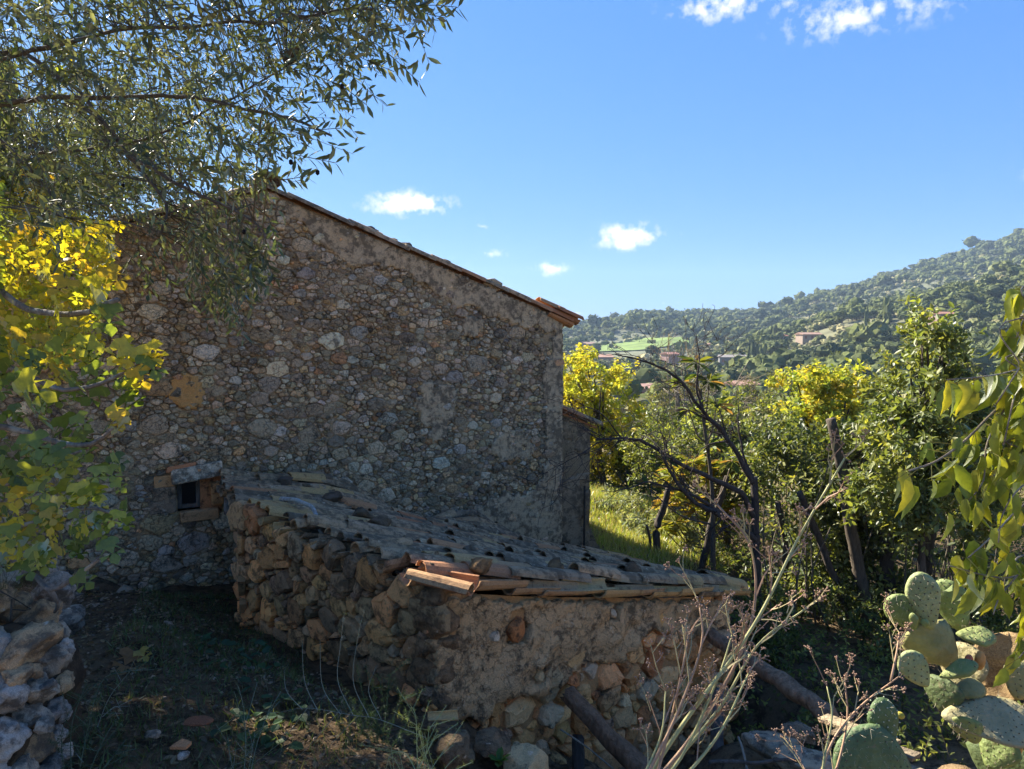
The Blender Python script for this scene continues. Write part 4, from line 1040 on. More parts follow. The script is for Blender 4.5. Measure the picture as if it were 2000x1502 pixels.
for i in range(5):
    k = w == i; m = k.sum(); lv(mb, FIGT[i], p[k], np.array([.1, 0, -.8]) + rng.normal(size=(m, 3)) * .45, rng.normal(size=(m, 3)) * .6 + [0, -.5, .35], rng.uniform(.05, .095, m), pal(YEL + [(.32, .38, .05)], m))
p = region([(-300, 300), (0, 350), (0, 1100), (-300, 1100)], 250, 2.8, 4.5); m = len(p)
lv(mb, FIGT[0], p, np.array([.1, 0, -.8]) + rng.normal(size=(m, 3)) * .45, rng.normal(size=(m, 3)) * .6 + [0, -.5, .35], rng.uniform(.1, .16, m), pal(GRN, m))
q = rdir(1900) * rng.uniform(.2, 1, (1900, 1)) * [1.7, 1.0, 1.1] + [-5.1, 6.0, 1.5]; q = q[1000 + F_PX * q[:, 0] / q[:, 1] < 40]; m = len(q)  # oversized leaves added out of view to shade the path
lv(mb, FIGT[3], q, np.array([.1, 0, -.8]) + rng.normal(size=(m, 3)) * .45, rng.normal(size=(m, 3)) * .6 + [0, -.5, .35], rng.uniform(.16, .24, m), pal(GRN, m))
mb.build('crown', M['fig'], ft, True)

# ---------------------------------------------------------------- hackberry branches (right edge)
def hack_template(seed):
    r = np.random.default_rng(seed); t = np.array([0, .1, .22, .35, .5, .64, .78, .9, 1.0]); w = np.array([0, .11, .165, .185, .17, .13, .08, .03, 0]); cr = r.uniform(.2, .8); fold = r.uniform(.5, 1.1); tw = r.uniform(-.25, .25)
    V = []; 
    for k, (a, b) in enumerate(zip(t, w)):
        z0 = -cr * a * a * .6; sx = tw * a * a; s = 1 + (.10 if k % 2 else -.06)
        V += [(sx, a, z0), (sx + b * s, a - .03 * (k % 2), z0 + fold * b), (sx - b * s, a - .03 * (k % 2), z0 + fold * b)]
    V = np.array(V); F = []
    for k in range(8):
        o = 3 * k; q = o + 3; F += [(o, o + 1, q + 1, q), (o, q, q + 2, o + 2)]
    return V, F
HT = [hack_template(i) for i in range(6)]
HC = [(.25, .32, .045), (.33, .38, .055), (.19, .26, .045), (.40, .41, .06), (.28, .34, .08)]
HM = [MB().add(HT[i % 6][0], HT[i % 6][1], HC[i % 5]).mesh('leaf', M['hack'], True) for i in range(12)]
hk = thing('hackberry_tree', (2.75, 1.9, gz(2.75, 1.9)), 'drooping yellow-green serrated leaves on branches reaching in from the right edge', 'tree')
mb = MB(); tr = spline([(2.75, 1.9, gz(2.75, 1.9) - .1), (2.7, 1.95, -.8), (2.75, 2.0, .2), (2.9, 2.1, 1.2)], .15); tube(mb, tr, np.linspace(.09, .06, len(tr)), 8, (.17, .15, .12), .06)
hb = []; HBARK = (.26, .21, .15); TK = (2.72, 1.97, -.1)
for pts, r0 in [([TK, P(2080, 610, 1.85), P(2000, 690, 1.75), P(1985, 760, 1.7), P(1930, 815, 1.68), P(1885, 860, 1.65), P(1830, 900, 1.62), P(1775, 920, 1.6)], .008), ([TK, P(2060, 690, 1.75), P(1985, 722, 1.65), P(1925, 735, 1.6), P(1850, 742, 1.56)], .004), ([(2.7, 1.95, -.7), P(2120, 900, 1.85), P(2000, 985, 1.75), P(1940, 1045, 1.7), P(1890, 1090, 1.66)], .006), ([(2.7, 1.95, -.7), P(2080, 1080, 1.8), P(1985, 1125, 1.72), P(1930, 1125, 1.7), P(1855, 1105, 1.64)], .005),
                ([TK, P(2090, 560, 1.8), P(2010, 610, 1.7), P(1985, 660, 1.66)], .004), ([(2.7, 1.95, -.8), P(2100, 1180, 1.85), P(2030, 1240, 1.75), P(1990, 1285, 1.7)], .004), ([P(1985, 760, 1.7), P(1930, 860, 1.66), P(1920, 940, 1.64), P(1885, 985, 1.62)], .003), ([TK, P(2060, 840, 1.7), P(1990, 880, 1.66), P(1940, 930, 1.64)], .004), ([P(2000, 690, 1.75), P(1975, 800, 1.6), P(1960, 870, 1.58)], .003), ([P(2120, 900, 1.85), P(2010, 940, 1.6), P(1960, 1000, 1.58), P(1950, 1060, 1.58)], .003), ([P(1985, 1125, 1.72), P(1950, 1170, 1.66), P(1940, 1200, 1.65)], .003), ([TK, P(2050, 620, 1.6), P(1990, 720, 1.56), P(1945, 790, 1.55)], .003)]:
    q = spline(pts, .02); tube(mb, q, np.linspace(r0, max(.0016, r0 * .3), len(q)), 5, HBARK, .05); hb.append(q)
mb.build('trunk', M['bark_pale'], hk, True)
nh = 0; stm = MB()
for bi, q in enumerate(hb):
    L = np.cumsum(np.r_[0, np.linalg.norm(np.diff(q, axis=0), axis=1)]); s = 0.0
    while s < L[-1]:
        i = int(np.searchsorted(L, s).clip(0, len(q) - 1)); p = q[i]
        px = 1000 + F_PX * p[0] / p[1]
        if px < 2070:
            for _ in range(2 if rng.random() < .8 else 3):
                if nh > 298: break
                off = np.array([rng.normal() * .022, rng.normal() * .03, rng.uniform(-.03, .01)]); pp = p + off
                y = Vector((rng.normal() * .2 - .03, rng.normal() * .22, -1)).normalized(); nn = Vector((rng.normal() * .8, -.7 + rng.normal() * .5, .3 + rng.normal() * .3)); x = y.cross(nn).normalized(); z = x.cross(y)
                link('leaf', random.choice(HM), hk, Matrix.Translation(Vector(pp)) @ Matrix((x, y, z)).transposed().to_4x4() @ Matrix.Scale(rng.uniform(.052, .092), 4)); nh += 1
                sticks(stm, [p], [pp], .001, .0008, (.30, .27, .08))
        s += rng.uniform(.020, .034)
stm.build('leaf_stalks', M['leaf'], hk, kind='stuff')
print('fig', nfig, 'hack', nh)

# ---------------------------------------------------------------- prickly pear (lower right)
m, nt = mat_base('cactus_skin'); n_ = N(nt)
pos_ = n_('ShaderNodeNewGeometry').outputs['Position']; tint_ = n_('ShaderNodeAttribute', attribute_name='tint').outputs['Color']
f1 = n_.noise(pos_, 14, 5, .6); f2 = n_.mul(n_.noise(pos_, 70, 4, .7), n_.mul(n_('ShaderNodeTexVoronoi', {'Vector': pos_, 'Scale': 42}).outputs['Distance'], .8), 'SUBTRACT')
c_ = n_.mix(n_.ramp(f1, .35, .7), n_.mix(1.0, tint_, (.72, .76, .7), 'MULTIPLY'), n_.mix(1.0, tint_, (1.15, 1.12, 1.1), 'MULTIPLY'))
c_ = n_.mix(n_.mul(n_.ramp(n_.noise(pos_, 30, 5, .7), .6, .68), .6), c_, (.20, .15, .08))
n_('ShaderNodeOutputMaterial', {0: n_('ShaderNodeBsdfPrincipled', {'Base Color': c_, 'Roughness': .6, 'Subsurface Weight': .0, 'Specular IOR Level': .3, 'Normal': n_('ShaderNodeBump', {'Height': f2, 'Strength': .5, 'Distance': .012}).outputs[0]}).outputs[0]})
M['cactus'] = m
cb = P(1850, 1700, 3.1); pc = thing('prickly_pear', (cb[0], cb[1], gz(cb[0], cb[1])), 'prickly pear cactus with green pads, old woody pads and orange fruit', 'cactus')
def pad(b, t, wpx, d, turn=0.0, tint=(.16, .21, .09), dt=0.0, thick=.017, are=True, seed=0, name='pad', arec=(.10, .075, .04)):
    """pad from base pixel to tip pixel; turn = how far its face is turned from the viewer"""
    A = P(*b, d); B = P(*t, d + dt); y = unit(B - A); L = np.linalg.norm(B - A); view = unit(-(A + B) / 2); x = unit(np.cross(y, view)); z = np.cross(x, y)
    c, s = math.cos(turn), math.sin(turn); x, z = c * x + s * z, c * z - s * x
    w = 1.12 * wpx * d / F_PX / max(.35, abs(c)) / 2; r = np.random.default_rng(seed)
    nr, na = 7, 26; V = []; th = np.arange(na) * 2 * math.pi / na
    prof = lambda th: (np.sin(th) * w * (1 + .10 * -np.cos(th)) * (1 - .12 * np.maximum(0, np.cos(th - math.pi)) ** 3), (1 - np.cos(th)) / 2)
    ox, oy = prof(th); 
    # narrower towards the base
    ox = ox * (.55 + .45 * np.clip(oy * 1.5, 0, 1)) * (1 + .09 * fbm(np.column_stack([np.cos(th), np.sin(th), 0 * th]), 1.7, 2, seed)); oy = oy * L - L * .02
    bend = r.uniform(-.12, .12) if name != 'old_pad' else r.uniform(.35, .6) * (1 if seed % 2 else -1); rows = []
    if name == 'old_pad': thick = .009
    for sgn in (1, -1):
        for k in range(nr):
            f = k / nr if sgn > 0 else k / nr
            rad = f; q = np.column_stack([ox * rad, L * .52 + (oy - L * .52) * rad]); zz = sgn * thick * (1 - rad ** 2.6) ** .5 + bend * (q[:, 0] ** 2) / w * 1.0 + .006 * fbm(np.column_stack([q * 12, 0 * q[:, 0]]), 1, 2, seed)
            rows.append(np.column_stack([q, zz]))
    rim = np.column_stack([ox, oy, bend * ox ** 2 / w + 0 * ox])
    top, bot = rows[:nr], rows[nr:]; allr = top + [rim] + bot[::-1]; LV = np.vstack(allr); m = len(allr)
    F = []
    for a in range(m - 1):
        for i in range(na):
            j = (i + 1) % na; F.append((a * na + i, (a + 1) * na + i, (a + 1) * na + j, a * na + j))
    W = A + LV[:, :1] * x + LV[:, 1:2] * y + LV[:, 2:] * z
    if name == 'old_pad':
        W = W + z * (.25 * (LV[:, 1:2] - L * .5) ** 2 / L * (1 if seed % 3 else -1)); W = W + .006 * np.stack([fbm(W, 16, 3, seed), fbm(W, 16, 3, seed + 1), fbm(W, 16, 3, seed + 2)], 1)
    o = MB().add(W, F, tint).build(name, M['cactus' if name != 'old_pad' or seed == 6 else 'cork'], pc, True)
    if are:
        mb = MB(); sp = MB(); V0, F0 = ico(1); g = .026
        for iy in range(int(L / g) + 1):
            for ix in range(-6, 7):
                u = (ix + .5 * (iy % 2)) * g * 1.1 + r.normal() * .002; v = iy * g + .012
                for sgn in (1, -1):
                    tt = v / L
                    if not .06 < tt < .97: continue
                    half = w * math.sqrt(max(0, 1 - (2 * tt - 1) ** 2)) * (.62 + .38 * min(1, tt * 1.6))
                    if abs(u) > half * .93: continue
                    rr = min(1, math.hypot(u / max(half, .01), 0) * .9 + abs(2 * tt - 1) * .1); zz = sgn * thick * math.sqrt(max(0, 1 - max(abs(u) / (half + 1e-6), abs(2 * tt - 1.04)) ** 2.6)) + bend * u * u / w
                    if r.random() < .7:
                        pp = A + u * x + v * y + zz * z; sticks(sp, [pp] * 3, [pp + (z * sgn + rr3 * .6) * r.uniform(.008, .018) for rr3 in r.normal(size=(3, 3))], .0004, .0002, (.45, .4, .28))
                    mb.add(A + (V0 * .0034)[:, :1] * x + (V0 * .0034)[:, 1:2] * y + (V0 * .0026)[:, 2:] * z + u * x + v * y + zz * z, F0, arec)
        if mb.n: mb.build('areoles', M['stalk'], o, True, kind='stuff')
        if sp.n: sp.build('spines', M['stalk'], o, kind='stuff')
    return o
G1 = (.23, .26, .085); G2 = (.19, .235, .075); G3 = (.29, .32, .145); TAN = (.36, .27, .15); OLV = (.27, .25, .10); DK = (.10, .13, .05)  # DK is a dark tint with shade put in, for shadowed pads
pad((1790, 1232), (1740, 1160), 62, 3.05, .2, G2, 0, seed=1)
pad((1818, 1228), (1793, 1114), 60, 3.0, -.1, G3, 0, seed=2)
pad((1880, 1235), (1838, 1128), 62, 3.12, .35, G2, .05, seed=3)
pad((1788, 1226), (1782, 1196), 16, 2.98, .2, G1, 0, .012, False, 4, 'bud')
pad((1808, 1226), (1806, 1208), 16, 2.97, .2, G1, 0, .010, False, 5, 'bud')
pad((1868, 1305), (1780, 1228), 92, 3.03, .3, OLV, 0, .014, False, 6, 'old_pad')
pad((1868, 1238), (1948, 1246), 34, 3.05, .7, G1, -.05, .02, True, 7)
pad((1812, 1340), (1762, 1272), 56, 2.95, -.15, G3, 0, seed=8)
pad((1836, 1322), (1912, 1296), 30, 2.92, .6, G1, -.05, .018, True, 9)
pad((1948, 1385), (1990, 1235), 100, 3.08, .3, TAN, 0, .014, False, 11, 'old_pad')
pad((1840, 1390), (1842, 1318), 66, 2.98, .5, DK, 0, .025, True, 12)
pad((1860, 1355), (1925, 1340), 40, 2.98, .4, OLV, 0, .022, False, 13)
pad((1842, 1398), (2040, 1415), 88, 2.9, .45, (.34, .29, .15), -.05, .016, True, 14)
pad((1738, 1466), (1716, 1360), 56, 2.8, -.45, (.10, .15, .06), 0, .024, True, 15, arec=(.5, .52, .36))  # grazing sun painted in: dark face, pale areoles
pad((1780, 1530), (1632, 1446), 130, 2.75, .2, (.11, .16, .07), 0, .026, True, 16)  # shade put into the tint of this pad
pad((2010, 1460), (1930, 1400), 90, 3.2, .3, DK, 0, .03, False, 20)
pad((1960, 1560), (1960, 1440), 120, 3.1, .4, DK, 0, .03, False, 23)
pad((1900, 1800), (1880, 1500), 170, 3.15, .3, (.24, .18, .11), 0, .06, False, 24, 'old_pad')
pad((1980, 1260), (1900, 1330), 60, 3.25, .3, DK, 0, .03, False, 25)
pad((1872, 1352), (1888, 1254), 84, 3.1, .35, (.33, .28, .14), .03, .014, True, 31)
pad((1915, 1352), (1932, 1262), 60, 3.16, .2, G2, .03, .015, True, 32)
pad((1985, 1365), (2010, 1290), 66, 3.0, -.3, (.30, .28, .12), 0, .015, True, 33)
pad((1905, 1452), (1872, 1398), 54, 2.86, .5, G1, 0, .014, True, 34)
pad((1930, 1500), (1965, 1430), 70, 2.95, .3, G2, 0, .015, True, 36)
for (x, y, tx, ty, w, c) in [(1912, 1306, 1916, 1274, 20, (.55, .26, .07)), (1890, 1300, 1894, 1280, 16, (.50, .13, .06)), (1990, 1470, 1985, 1445, 18, (.5, .28, .08)), (1765, 1400, 1752, 1394, 14, (.5, .4, .06))]:
    A = P(x, y, 2.95); B = P(tx, ty, 2.95); V, Fb = ico(2); L = np.linalg.norm(B - A); yv = unit(B - A); xv = unit(np.cross(yv, [0, 1, 0])); zv = np.cross(xv, yv); rr = w * 2.95 / F_PX / 2
    MB().add((A + B) / 2 + V[:, :1] * rr * xv + V[:, 1:2] * L * .6 * yv + V[:, 2:] * rr * zv, Fb, c).build('fruit', M['cactus'], pc, True)

# ---------------------------------------------------------------- dry fennel stalks (right foreground)
def stalk_plant(name, label, stems, d, group, seed):
    r = np.random.default_rng(seed); b = P(*stems[0][0], d); o = thing(name, (b[0], b[1], gz(b[0], b[1])), label, 'dry plant', group)
    fine = MB()
    def umbel(p, dr, sz):
        for _ in range(r.integers(4, 8)):
            q = p + unit(dr * .7 + r.normal(size=3) * .6) * sz * r.uniform(.5, 1.1); sticks(fine, [p], [q], .0011, .0008, (.34, .22, .13))
            V, Fb = ico(1); fine.add(V * .0028 + q, Fb, (.33, .2, .13))
    def side(p, dr, L, rad, lev):
        e = p + dr * L; mid = (p + e) / 2 + r.normal(size=3) * L * .05; c = np.array([.42, .35, .17]) * r.uniform(.8, 1.15) if r.random() < .6 else np.array([.40, .24, .14])
        sticks(fine, [p, mid], [mid, e], [rad, rad * .8], [rad * .8, rad * .55], [c, c])
        if lev > 0:
            for f in (.35, .6, .82):
                if r.random() < .85: side(p + (e - p) * f, unit(dr + r.normal(size=3) * [.5, .4, .4] + [0, 0, .15]), L * r.uniform(.35, .6), rad * .65, lev - 1)
        if lev <= 1: umbel(e, dr, .018)
    for pts in stems:
        dd = d + r.uniform(-.12, .12); q = spline([P(x, y, dd + .06 * i) for i, (x, y) in enumerate(pts)], .03); L = np.linalg.norm(q[-1] - q[0]); r0 = .0032 + .003 * min(1, L / .8)
        c0 = np.array([.40, .38, .16]) if r.random() < .7 else np.array([.42, .26, .15])
        s = MB(); nn = len(q); tube(s, q, np.linspace(r0, r0 * .45, nn), 6, c0 * r.uniform(.85, 1.1)); s.build('stem', M['stalk'], o, True)
        k = max(3, int(L / .085)); tng = np.gradient(q, axis=0)
        for j in range(1, k + 1):
            i = int(min(nn - 1, j / k * nn * .98)); 
            if j / k < .25: continue
            sd = (-1) ** j; dr = unit(unit(tng[i]) * .9 + np.array([sd * .45, r.normal() * .3, .25])); side(q[i], dr, r.uniform(.07, .16) * (1.15 - .4 * j / k), r0 * .5, 1)
        umbel(q[-1], unit(tng[-1]), .02)
    fine.build('side_shoots', M['stalk'], o, kind='stuff')
    return o
stalk_plant('dry_fennel', 'tall pale dry fennel stalks fanning up in front of the shed', [[(1240, 1560), (1330, 1420), (1470, 1225), (1560, 1050), (1650, 895)], [(1250, 1560), (1350, 1440), (1440, 1290), (1475, 1170), (1462, 1060), (1400, 985)], [(1255, 1560), (1400, 1390), (1480, 1260), (1572, 1190)], [(1240, 1560), (1320, 1400), (1370, 1260), (1366, 1180)], [(1255, 1560), (1330, 1480), (1400, 1330), (1430, 1240)], [(1300, 1560), (1400, 1440), (1455, 1330), (1465, 1310)], [(1235, 1560), (1290, 1440), (1300, 1350)], [(1270, 1560), (1300, 1450), (1330, 1320), (1345, 1240)]], 1.75, None, 2)
stalk_plant('dry_fennel', 'smaller dry fennel stalks bending over the cactus pads', [[(1590, 1560), (1625, 1450), (1680, 1380), (1755, 1322)], [(1600, 1560), (1610, 1480), (1625, 1400), (1615, 1340)], [(1610, 1570), (1640, 1480), (1655, 1400), (1650, 1330)], [(1600, 1560), (1570, 1500), (1555, 1470)], [(1740, 1330), (1752, 1270), (1756, 1235)]], 2.0, None, 5)
# ---------------------------------------------------------------- trees and shrubs beyond the shed
def blob_pts(blobs, n):
    vol = np.array([b[1][0] * b[1][1] * b[1][2] for b in blobs]) ** .8; cnt = (vol / vol.sum() * n).astype(int) + 1; P_, D_ = [], []
    for (c, rr), m in zip(blobs, cnt):
        k = max(4, m // 9); u = rdir(k); ctr = u * rng.uniform(.45, .95, (k, 1)) ** .7
        i = rng.integers(0, k, m); q = ctr[i] + rng.normal(size=(m, 3)) * .16
        P_.append(np.asarray(c) + q * rr); D_.append(unit(u[i] * .7 + rng.normal(size=(m, 3)) * .55 + [0, 0, .25]))
    return np.vstack(P_), np.vstack(D_)
def tree(name, label, trunk, r0, blobs, n, tmpl, size, cols, mat, twig=(.18, .3), k=9, droop=.1, bark=(.09, .075, .06), cat='tree', group=None, stem=.003, limb=4, spread=.9, trunk_parts=None, face=None):
    b = np.asarray(trunk[0], float); o = thing(name, (b[0], b[1], gz(b[0], b[1])), label, cat, group)
    mb = MB(); q = spline(trunk, .2); q += .02 * np.stack([fbm(q, 2, 2, 1), fbm(q, 2, 2, 2), 0 * q[:, 0]], 1); tube(mb, q, np.linspace(r0, r0 * .45, len(q)), 8, bark, .08)
    for c, rr in blobs:
        for _ in range(limb):
            s = q[rng.integers(len(q) // 2, len(q))]; e = np.asarray(c) + rdir(1)[0] * np.asarray(rr) * .75; m = (s + e) / 2 + [0, 0, -.1 * np.linalg.norm(e - s)] + rng.normal(size=3) * .06
            w = spline([s, m, e], .15); tube(mb, w, np.linspace(r0 * .38, r0 * .1 + .002, len(w)), 5, bark, .06)
    mb.build('trunk', M['bark'], o, True)
    if n:
        mb = MB(); p, d = blob_pts(blobs, n); twigs(mb, p, d, rng.uniform(*twig, len(p)), k, tmpl, size, cols, droop=droop, stem=stem, stemcol=tuple(np.array(bark) * 1.3), spread=spread, face=face); mb.build('crown', mat, o)
    return o
def gp(px, py, d): q = P(px, py, d); return np.array([q[0], q[1], gz(q[0], q[1]) - .05])
def E(px, py, d, rx, ry, rd=None):  # ellipsoid given by its size as seen
    s = d / F_PX; return (P(px, py, d), (rx * s, (rd if rd else (rx + ry) / 2 * s), ry * s))
YT = [(.58, .55, .08), (.52, .52, .08), (.62, .54, .08), (.42, .46, .07), (.34, .40, .06)]
YT2 = [(.56, .53, .07), (.46, .48, .07), (.32, .38, .055), (.24, .31, .05), (.60, .50, .08)]
LG = [(.14, .18, .05), (.18, .22, .06), (.11, .145, .045), (.23, .27, .07), (.30, .33, .08)]
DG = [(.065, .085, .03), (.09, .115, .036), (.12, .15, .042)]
tree('yellow_tree', 'bright yellow autumn tree just behind the lean-to', [gp(1180, 1000, 15), P(1175, 930, 15), P(1170, 860, 15), P(1165, 800, 15)], .09, [E(1140, 745, 15, 60, 50), E(1190, 790, 15, 65, 80), E(1150, 850, 15.3, 55, 80), E(1215, 860, 15, 50, 70), E(1120, 720, 16, 40, 30), E(1180, 930, 15.5, 60, 50), E(1100, 800, 15.5, 50, 90)], 1230, LEAF_ROUND, .085, YT, M['leaf'], k=9, droop=.35)
tree('yellow_tree', 'rounded yellow-topped tree in the middle of the thicket', [gp(1600, 1050, 13), P(1605, 950, 13), P(1610, 850, 13)], .09, [E(1560, 770, 13, 62, 45), E(1640, 775, 13, 66, 52), E(1700, 790, 13, 44, 48), E(1600, 830, 12.8, 90, 50), E(1540, 840, 12.8, 50, 60), E(1670, 850, 12.8, 70, 50)], 1350, LEAF_ROUND, .075, YT2, M['leaf'], k=9, droop=.3)
tree('bay_laurel', 'tall dense bay laurel with glossy leaves rising above the thicket', [gp(1800, 1150, 7.2), P(1800, 1000, 7.2), P(1800, 880, 7.2), P(1802, 800, 7.2)], .05, [E(1805, 690, 7.2, 40, 55), E(1800, 770, 7.2, 75, 70), E(1865, 750, 7.3, 55, 70), E(1785, 870, 7.1, 85, 70), E(1865, 890, 7.1, 70, 80), E(1830, 990, 7.1, 95, 60), E(1795, 640, 7.2, 10, 25), E(1848, 660, 7.2, 10, 25), E(1740, 960, 7.2, 60, 70), E(1930, 930, 7.4, 60, 120)], 1450, LEAF_OVAL, .085, LG, M['laurel'], twig=(.16, .28), k=10)
tree('bay_laurel', 'wide dark evergreen thicket between the trunks right of the shed', [gp(1680, 1180, 8.6), P(1682, 1000, 8.6), P(1690, 880, 8.6)], .05, [E(1690, 900, 8.6, 70, 70), E(1620, 940, 8.8, 80, 70), E(1560, 900, 9, 60, 60), E(1690, 1010, 8.6, 80, 70), E(1600, 1040, 8.8, 80, 70), E(1500, 900, 9.5, 50, 70), E(1750, 1090, 8.4, 90, 60), E(1640, 1130, 8.6, 90, 50), E(1540, 1120, 9, 70, 60)], 1520, LEAF_OVAL, .085, LG + DG, M['laurel'], twig=(.16, .3), k=9)
tree('evergreen_tree', 'dark evergreen crown behind the bare branches', [gp(1420, 1080, 11), P(1420, 980, 11), P(1410, 880, 11)], .06, [E(1400, 860, 11, 70, 60), E(1340, 900, 11.5, 60, 60), E(1470, 820, 11, 70, 60), E(1440, 930, 11, 80, 60), E(1290, 870, 12, 60, 70), E(1520, 870, 11, 60, 70)], 874, LEAF_OVAL, .085, LG, M['laurel'], k=9)
tree('evergreen_tree', 'dark shrub in the shade behind the sunlit grass', [gp(1225, 985, 15), P(1225, 950, 15), P(1225, 920, 15)], .05, [E(1200, 925, 15, 50, 45), E(1260, 930, 15, 60, 50), E(1320, 960, 14.5, 50, 60), E(1290, 880, 16, 60, 50)], 630, LEAF_OVAL, .09, DG + LG[:2], M['leaf'], k=9)
tree('olive_tree', 'pale grey-green olive crown between the bare tree and the yellow tree', [gp(1480, 1000, 17), P(1480, 900, 17), P(1475, 830, 17)], .09, [E(1470, 800, 17, 60, 40), E(1400, 790, 18, 60, 40), E(1330, 800, 18, 60, 45), E(1280, 830, 18, 40, 50), E(1500, 760, 18, 40, 30)], 672, LEAF_NARROW, .10, [(.14, .15, .09), (.18, .18, .11), (.11, .12, .07)], M['leaf'], k=10)
tree('grey_shrub', 'bare grey twiggy shrub top in front of the valley', [gp(1335, 1000, 13), P(1330, 860, 13), P(1325, 780, 13)], .03, [E(1310, 720, 13, 45, 70), E(1350, 740, 13, 50, 60), E(1420, 770, 13, 40, 60)], 130, LEAF_NARROW, .03, [(.3, .24, .18)], M['leaf'], twig=(.25, .5), k=4, bark=(.27, .24, .21), stem=.006, limb=9, cat='shrub')
# loquat: rosettes of long leaves
def loquat(name, label, trunk, r0, ros, cols, size):
    b = np.asarray(trunk[0]); o = thing(name, b, label, 'tree'); mb = MB(); q = spline(trunk, .15); tube(mb, q, np.linspace(r0, r0 * .5, len(q)), 7, (.11, .09, .07), .06); cr = MB()
    for (x, y, d) in ros:
        e = P(x, y, d); s = q[np.linalg.norm(q - (e - [0, 0, .5]), axis=1).argmin()]; w = spline([s, (s + e) / 2 + [0, 0, -.12], e], .12); tube(mb, w, np.linspace(.014, .006, len(w)), 5, (.14, .11, .08))
        n = 16; th = rng.uniform(0, 6.28, n); el = rng.uniform(-.5, .8, n); dr = np.stack([np.cos(th), np.sin(th), el], 1); lv(cr, LEAF_LONG, np.repeat(e[None], n, 0) + dr * .015, dr, np.tile([0, 0, 1.0], (n, 1)) + rng.normal(size=(n, 3)) * .2, rng.uniform(.7, 1.15, n) * size, pal(cols, n, .2))
    mb.build('trunk', M['bark'], o, True); cr.build('crown', M['leaf'], o)
LQ = [(.10, .14, .035), (.15, .19, .045), (.22, .24, .05), (.07, .10, .03), (.28, .17, .06)]
loquat('loquat_tree', 'slender loquat with rosettes of long leaves above the bare branches', [gp(1395, 1090, 9), P(1390, 950, 9), P(1375, 830, 9), P(1368, 760, 9)], .035, [(1360, 708, 9), (1385, 745, 9), (1335, 745, 9), (1400, 790, 9), (1345, 800, 9), (1262, 950, 9.2), (1300, 900, 9.2), (1385, 870, 9), (1430, 900, 9.2)], LQ, .22)
rr_ = [(rng.uniform(1290, 1460), rng.uniform(900, 1040), rng.uniform(10, 11)) for _ in range(34)]
loquat('loquat_tree', 'low sunlit loquat with yellowing leaves beside the grass', [gp(1385, 1100, 10.5), P(1383, 1040, 10.5), P(1380, 960, 10.5)], .04, rr_, [(.24, .26, .045), (.32, .30, .05), (.18, .22, .04), (.38, .26, .06)], .24)
# bare dark tree
bt = thing('bare_tree', gp(1480, 1200, 7.6), 'leafless dark tree with crooked branches spreading left towards the house', 'tree'); mb = MB(); BB = (.065, .055, .05)
tips = []
def bare(pts, r0, r1, lev, seed):
    r = np.random.default_rng(seed); q = spline(pts, .05); q += np.stack([fbm(q, 5, 2, seed), fbm(q, 5, 2, seed + 1), fbm(q, 5, 2, seed + 2)], 1) * .02
    rr = np.linspace(r0, r1, len(q)); tube(mb, q, rr, 7 if r0 > .012 else 4, BB, .07)
    if lev <= 0: return
    L = np.linalg.norm(np.diff(q, axis=0), axis=1).sum(); t = np.gradient(q, axis=0)
    for k in range(int(3 + L * (5 if lev > 1 else 6))):
        i = r.integers(len(q) // 5, len(q)); dr = unit(unit(t[i]) * .8 + r.normal(size=3) * [.6, .4, .6] + [0, 0, .12]); ll = r.uniform(.18, .5) * (1 if lev > 1 else .7)
        a = q[i]; bare([a, a + dr * ll * .5 + r.normal(size=3) * .03, a + dr * ll + r.normal(size=3) * .06], max(.003, rr[i] * .45), .002, lev - 1, int(r.integers(1e6)))
B0 = gp(1482, 1210, 7.6)
bare([B0, P(1478, 1080, 7.6), P(1475, 990, 7.6), P(1472, 930, 7.6)], .055, .04, 0, 1)
bare([P(1472, 945, 7.6), P(1425, 860, 7.5), P(1370, 800, 7.4), P(1325, 740, 7.3), P(1280, 715, 7.3), P(1200, 690, 7.2)], .032, .006, 2, 2)
bare([P(1475, 1010, 7.6), P(1440, 960, 7.5), P(1350, 915, 7.3), P(1270, 870, 7.1), P(1220, 855, 7.0), P(1165, 862, 7.0)], .034, .010, 2, 3)
bare([P(1480, 1060, 7.6), P(1420, 1010, 7.4), P(1360, 985, 7.2), P(1320, 940, 7.1), P(1290, 880, 7.0)], .036, .012, 2, 4)
bare([P(1410, 1000, 7.4), P(1350, 965, 7.2), P(1270, 945, 7.0), P(1200, 960, 6.9)], .02, .005, 2, 5)
bare([P(1385, 820, 7.4), P(1360, 760, 7.4), P(1365, 690, 7.4), P(1355, 650, 7.4)], .016, .004, 2, 6)
bare([P(1165, 862, 7.0), P(1130, 890, 6.9), P(1110, 900, 6.9)], .008, .003, 2, 7); bare([P(1220, 855, 7.0), P(1160, 800, 6.9), P(1120, 800, 6.9)], .008, .003, 1, 8)
bare([P(1472, 945, 7.6), P(1450, 880, 7.7), P(1440, 820, 7.7), P(1445, 770, 7.7)], .02, .004, 1, 9)
mb.build('trunk', M['bark'], bt, True)
